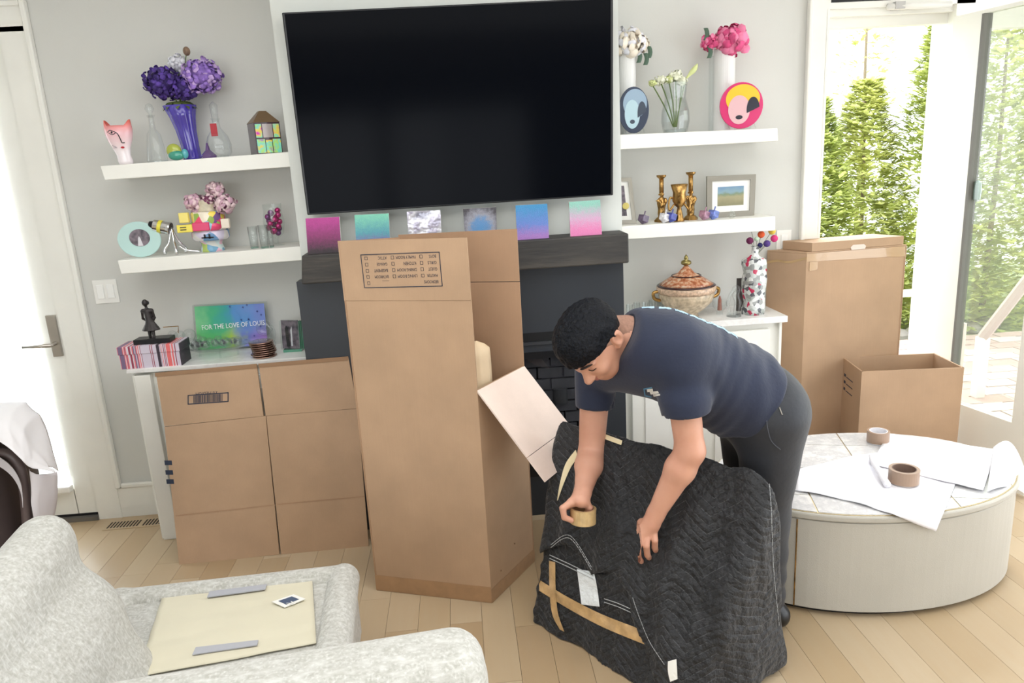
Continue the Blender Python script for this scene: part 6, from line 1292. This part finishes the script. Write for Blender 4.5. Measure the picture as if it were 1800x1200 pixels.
for px, py, c_, lb in ((1131, 392, (96, 80, 104), 'purple dreidel lying in front of the left candlestick'), (1168, 390, (224, 220, 230), 'white and red dreidel by the left candlestick foot'), (1180, 388, (70, 80, 160), 'blue dreidel tilted beside the goblet foot'), (1238, 385, (170, 130, 150), 'rose dreidel left of the landscape picture'), (1254, 384, (110, 130, 200), 'blue and white dreidel before the landscape picture')):
    B = base('mr', px, py, 3.37); s = mpp(B); a_ = 6.5*s; R3 = Matrix.Rotation(.5, 3, 'Z') @ Matrix.Rotation(.35, 3, 'Y'); t_ = thing('dreidel', lb, 'spinning top', B, 'dreidels on the middle right shelf'); o_ = B+V3(0, 0, 9*s)
    obj('body', MB().add([o_+R3 @ V3(*p)*a_ for p in ((-1, -1, -.6), (1, -1, -.6), (1, 1, -.6), (-1, 1, -.6), (-1, -1, 1), (1, -1, 1), (1, 1, 1), (-1, 1, 1), (0, 0, -1.5))], [(4, 5, 6, 7), (0, 1, 5, 4), (1, 2, 6, 5), (2, 3, 7, 6), (3, 0, 4, 7), (1, 0, 8), (2, 1, 8), (3, 2, 8), (0, 3, 8)]), mat('dreidel_%d' % px, c_, .2, var=.25, vscale=60), t_)
    obj('handle', MB().tube([o_+R3 @ V3(0, 0, 1)*a_, o_+R3 @ V3(0, 0, 2.2)*a_], 1.2*s, 6), mat('dreidel_%d' % px, c_, .2), t_)
B = base('mr', 1286, 383, 3.37); s = mpp(B); t_ = thing('crystal_drop', 'small faceted crystal dreidel at the right of the middle right shelf', 'ornament', B); obj('gem', MB().lathe([(2*s, 0), (8*s, 4*s), (6*s, 9*s), (2*s, 13*s), (1*s, 17*s)], B, 8), CRYSTAL, t_)
# --- right counter
for k, (px, py) in enumerate(((1106, 548), (1119, 543), (1134, 545), (1146, 540), (1160, 541))):
    B = V3(PY(px, 520, 3.44+.02*(k % 2)).x, 3.44+.02*(k % 2), ZR); s = mpp(B); tt = thing('shot_glass', ('leftmost', 'second from left', 'middle', 'fourth from left', 'rightmost')[k]+' of the five small clear glasses behind the man\'s neck', 'glass', B, 'small glasses on the right counter'); obj('wall', MB().lathe([(5*s, 0), (6*s, 26*s+k*s), (5.4*s, 26*s+k*s), (4.6*s, 3*s)], B, 16), CRYSTAL, tt, smooth=False)
B = V3(PY(1206, 520, 3.42).x, 3.42, ZR); s = mpp(B); ztop = PY(1206, 450, 3.42).z; kf = (ztop-ZR)/(104*s); t_ = thing('soup_tureen', 'ornate copper and cream lidded tureen on the right counter', 'tureen', B)
t = NT('tureen_lid_glaze'); v = t.sep(t.coord('Object')); f = t.noise(60, 3); t.l(t.ramp(f, [(.35, (150, 84, 52)), (.5, (190, 130, 96)), (.65, (206, 178, 150))]), t.b.inputs['Base Color']); t.b.inputs['Roughness'].default_value = .2; LIDM = t.m
CRM = mat('tureen_cream', (196, 178, 152), .25, var=.18, vscale=50); z_ = lambda v: v*s*kf
obj('bowl', MB().lathe([(22*s, 0), (20*s, z_(6)), (30*s, z_(12)), (44*s, z_(26)), (48*s, z_(38)), (47*s, z_(44))], B, 36), CRM, t_, smooth=True); obj('rim', MB().lathe([(48*s, z_(42)), (51*s, z_(46)), (51*s, z_(52)), (49*s, z_(54))], B, 36), mat('tureen_band', (206, 176, 150), .2, var=.2, vscale=80), t_, smooth=True)
obj('dark_line', MB().lathe([(49*s, z_(53)), (50.5*s, z_(54.5)), (47*s, z_(56.5))], B, 36), mat('oxblood_glaze', (56, 30, 32), .2), t_, smooth=True)
lid = obj('lid', MB().lathe([(47*s, z_(56)), (38*s, z_(62)), (25*s, z_(70)), (14*s, z_(76)), (5*s, z_(86)), (3.5*s, z_(88))], B, 36), LIDM, t_, smooth=True); obj('finial', MB().lathe([(3*s, z_(88)), (8.5*s, z_(90.5)), (9*s, z_(93)), (8*s, z_(96)), (2.5*s, z_(98)), (4*s, z_(100)), (2.5*s, z_(104)), (.5*s, z_(107))], B, 20), mat('olive_brass', (150, 136, 84), .25, metal=.7), lid, smooth=True)
obj('lid_ring', MB().lathe([(25*s, z_(70.5)), (26*s, z_(71)), (24.5*s, z_(72))], B, 36, cap=False), mat('oxblood_glaze', (56, 30, 32), .2), lid)
for sx_ in (-1, 1): obj('handle', MB().tube(bez([B+V3(sx_*x*s, 0, z_(z)) for x, z in ((46, 30), (56, 34), (58, 44), (50, 46))], 5), 3*s, 8), BRASS, t_, smooth=True)
B = V3(PY(1265, 545, 3.40).x, 3.40, ZR); s = mpp(B); t_ = thing('glass_candle_holder', 'amber-centred clear glass candle holder right of the tureen', 'candle holder', B); obj('bowl', MB().lathe([(6*s, 0), (5*s, 6*s), (12*s, 14*s), (13*s, 26*s)], B, 18, cap=False), CRYSTAL, t_, smooth=True); obj('candle', MB().lathe([(4*s, 8*s), (3*s, 26*s), (1*s, 33*s)], B, 12), mat('amber_wax', (150, 96, 80), .4), t_)
B = V3(PY(1290, 551, 3.345).x, 3.345, ZR); s = mpp(B); t_ = thing('glass_horse_head', 'clear glass arched figure standing between dark block and tureen', 'ornament', B)
obj('arch', MB().tube(bez([B+V3(*p)*s for p in ((-7, 0, 3), (-11, 0, 20), (-7, 0, 38), (3, 0, 50), (7, 0, 46), (3, 0, 36), (7, 0, 24), (4, 0, 3))], 6), [2.5*s]*16+[4.5*s]*12+[6*s]*15, 10), CRYSTAL, t_, smooth=True); obj('foot', MB().lathe([(13*s, 0), (12*s, 4*s)], B, 20), CRYSTAL, t_)
B = V3(PY(1302, 540, 3.45).x, 3.45, ZR); s = mpp(B); tag(obj('dark_block', MB().box(B.x-8*s, B.x+10*s, 3.44, 3.455, ZR, ZR+58*s), mat('charcoal_slab', (66, 60, 58), .5), bevel=.002), 'charcoal upright slab behind the glass figure on the right counter', 'ornament')
B = V3(PY(1324, 555, 3.36).x, 3.36, ZR); s = mpp(B); t_ = thing('collage_bottle', 'square-shouldered glass bottle vase collaged with red and black scraps', 'vase', B)
BM = patch('scrap_collage', 55, [(196, 200, 198), (214, 216, 214), (150, 152, 150), (226, 228, 226), (184, 50, 84), (90, 92, 98), (206, 208, 206), (170, 176, 172)]); mb = MB(); n = 32; vs = []; PR2 = [(17, 0), (18, 10), (16, 22), (18, 40), (19, 62), (17, 74), (19, 88), (18, 96), (8, 102), (6, 108), (6, 117), (8, 119)]
for r, z in PR2:
    for k in range(n):
        th = 2*math.pi*k/n; sq = 1/max(abs(math.cos(th)), abs(math.sin(th)))**.45 if z < 100 else 1; vs.append(B+V3(r*sq*math.cos(th+.3)+1.2*math.sin(z*.13+th*2), r*.8*sq*math.sin(th+.3), z)*s)
mb.add(vs, [(i*n+k, i*n+(k+1) % n, (i+1)*n+(k+1) % n, (i+1)*n+k) for i in range(len(PR2)-1) for k in range(n)]+[tuple(range(n-1, -1, -1))]); obj('bottle', mb, BM, t_, smooth=True)
mouth = B+V3(0, 0, 115*s)
for (px, py, r, c_, nm) in ((1319, 399, 6.2, (52, 44, 84), 'navy felt ball standing highest on its wire'), (1338, 412, 6, (214, 92, 50), 'orange felt ball'), (1357, 406, 6.2, (226, 196, 84), 'yellow felt ball'), (1361, 419, 6.2, (208, 64, 124), 'pink felt ball at the far right'), (1318, 423, 6, (104, 36, 76), 'plum felt ball low on the left'), (1348, 428, 6, (84, 62, 130), 'purple felt ball lowest on the right'), (1336, 431, 4.5, (40, 40, 90), 'small dark blue felt ball behind the purple one'), (1330, 420, 4, (190, 214, 190), 'small mint felt ball in the middle')):
    c = at_(B, px, py, (px-1335)*.0006); tt = thing('felt_ball_stem', nm+' above the collaged bottle', 'felt ball', c); obj('ball', MB().sphere(c, r*s, 16, 10), mat('felt_%d' % px, c_, .95, bump=.4, bscale=300), tt, smooth=True); obj('wire', MB().tube(bez([c, (c+mouth)*.5+V3(.004, 0, -.012), mouth-V3(0, 0, .04)], 4), .0014, 5), mat('wire_green', (110, 116, 104), .5), tt)
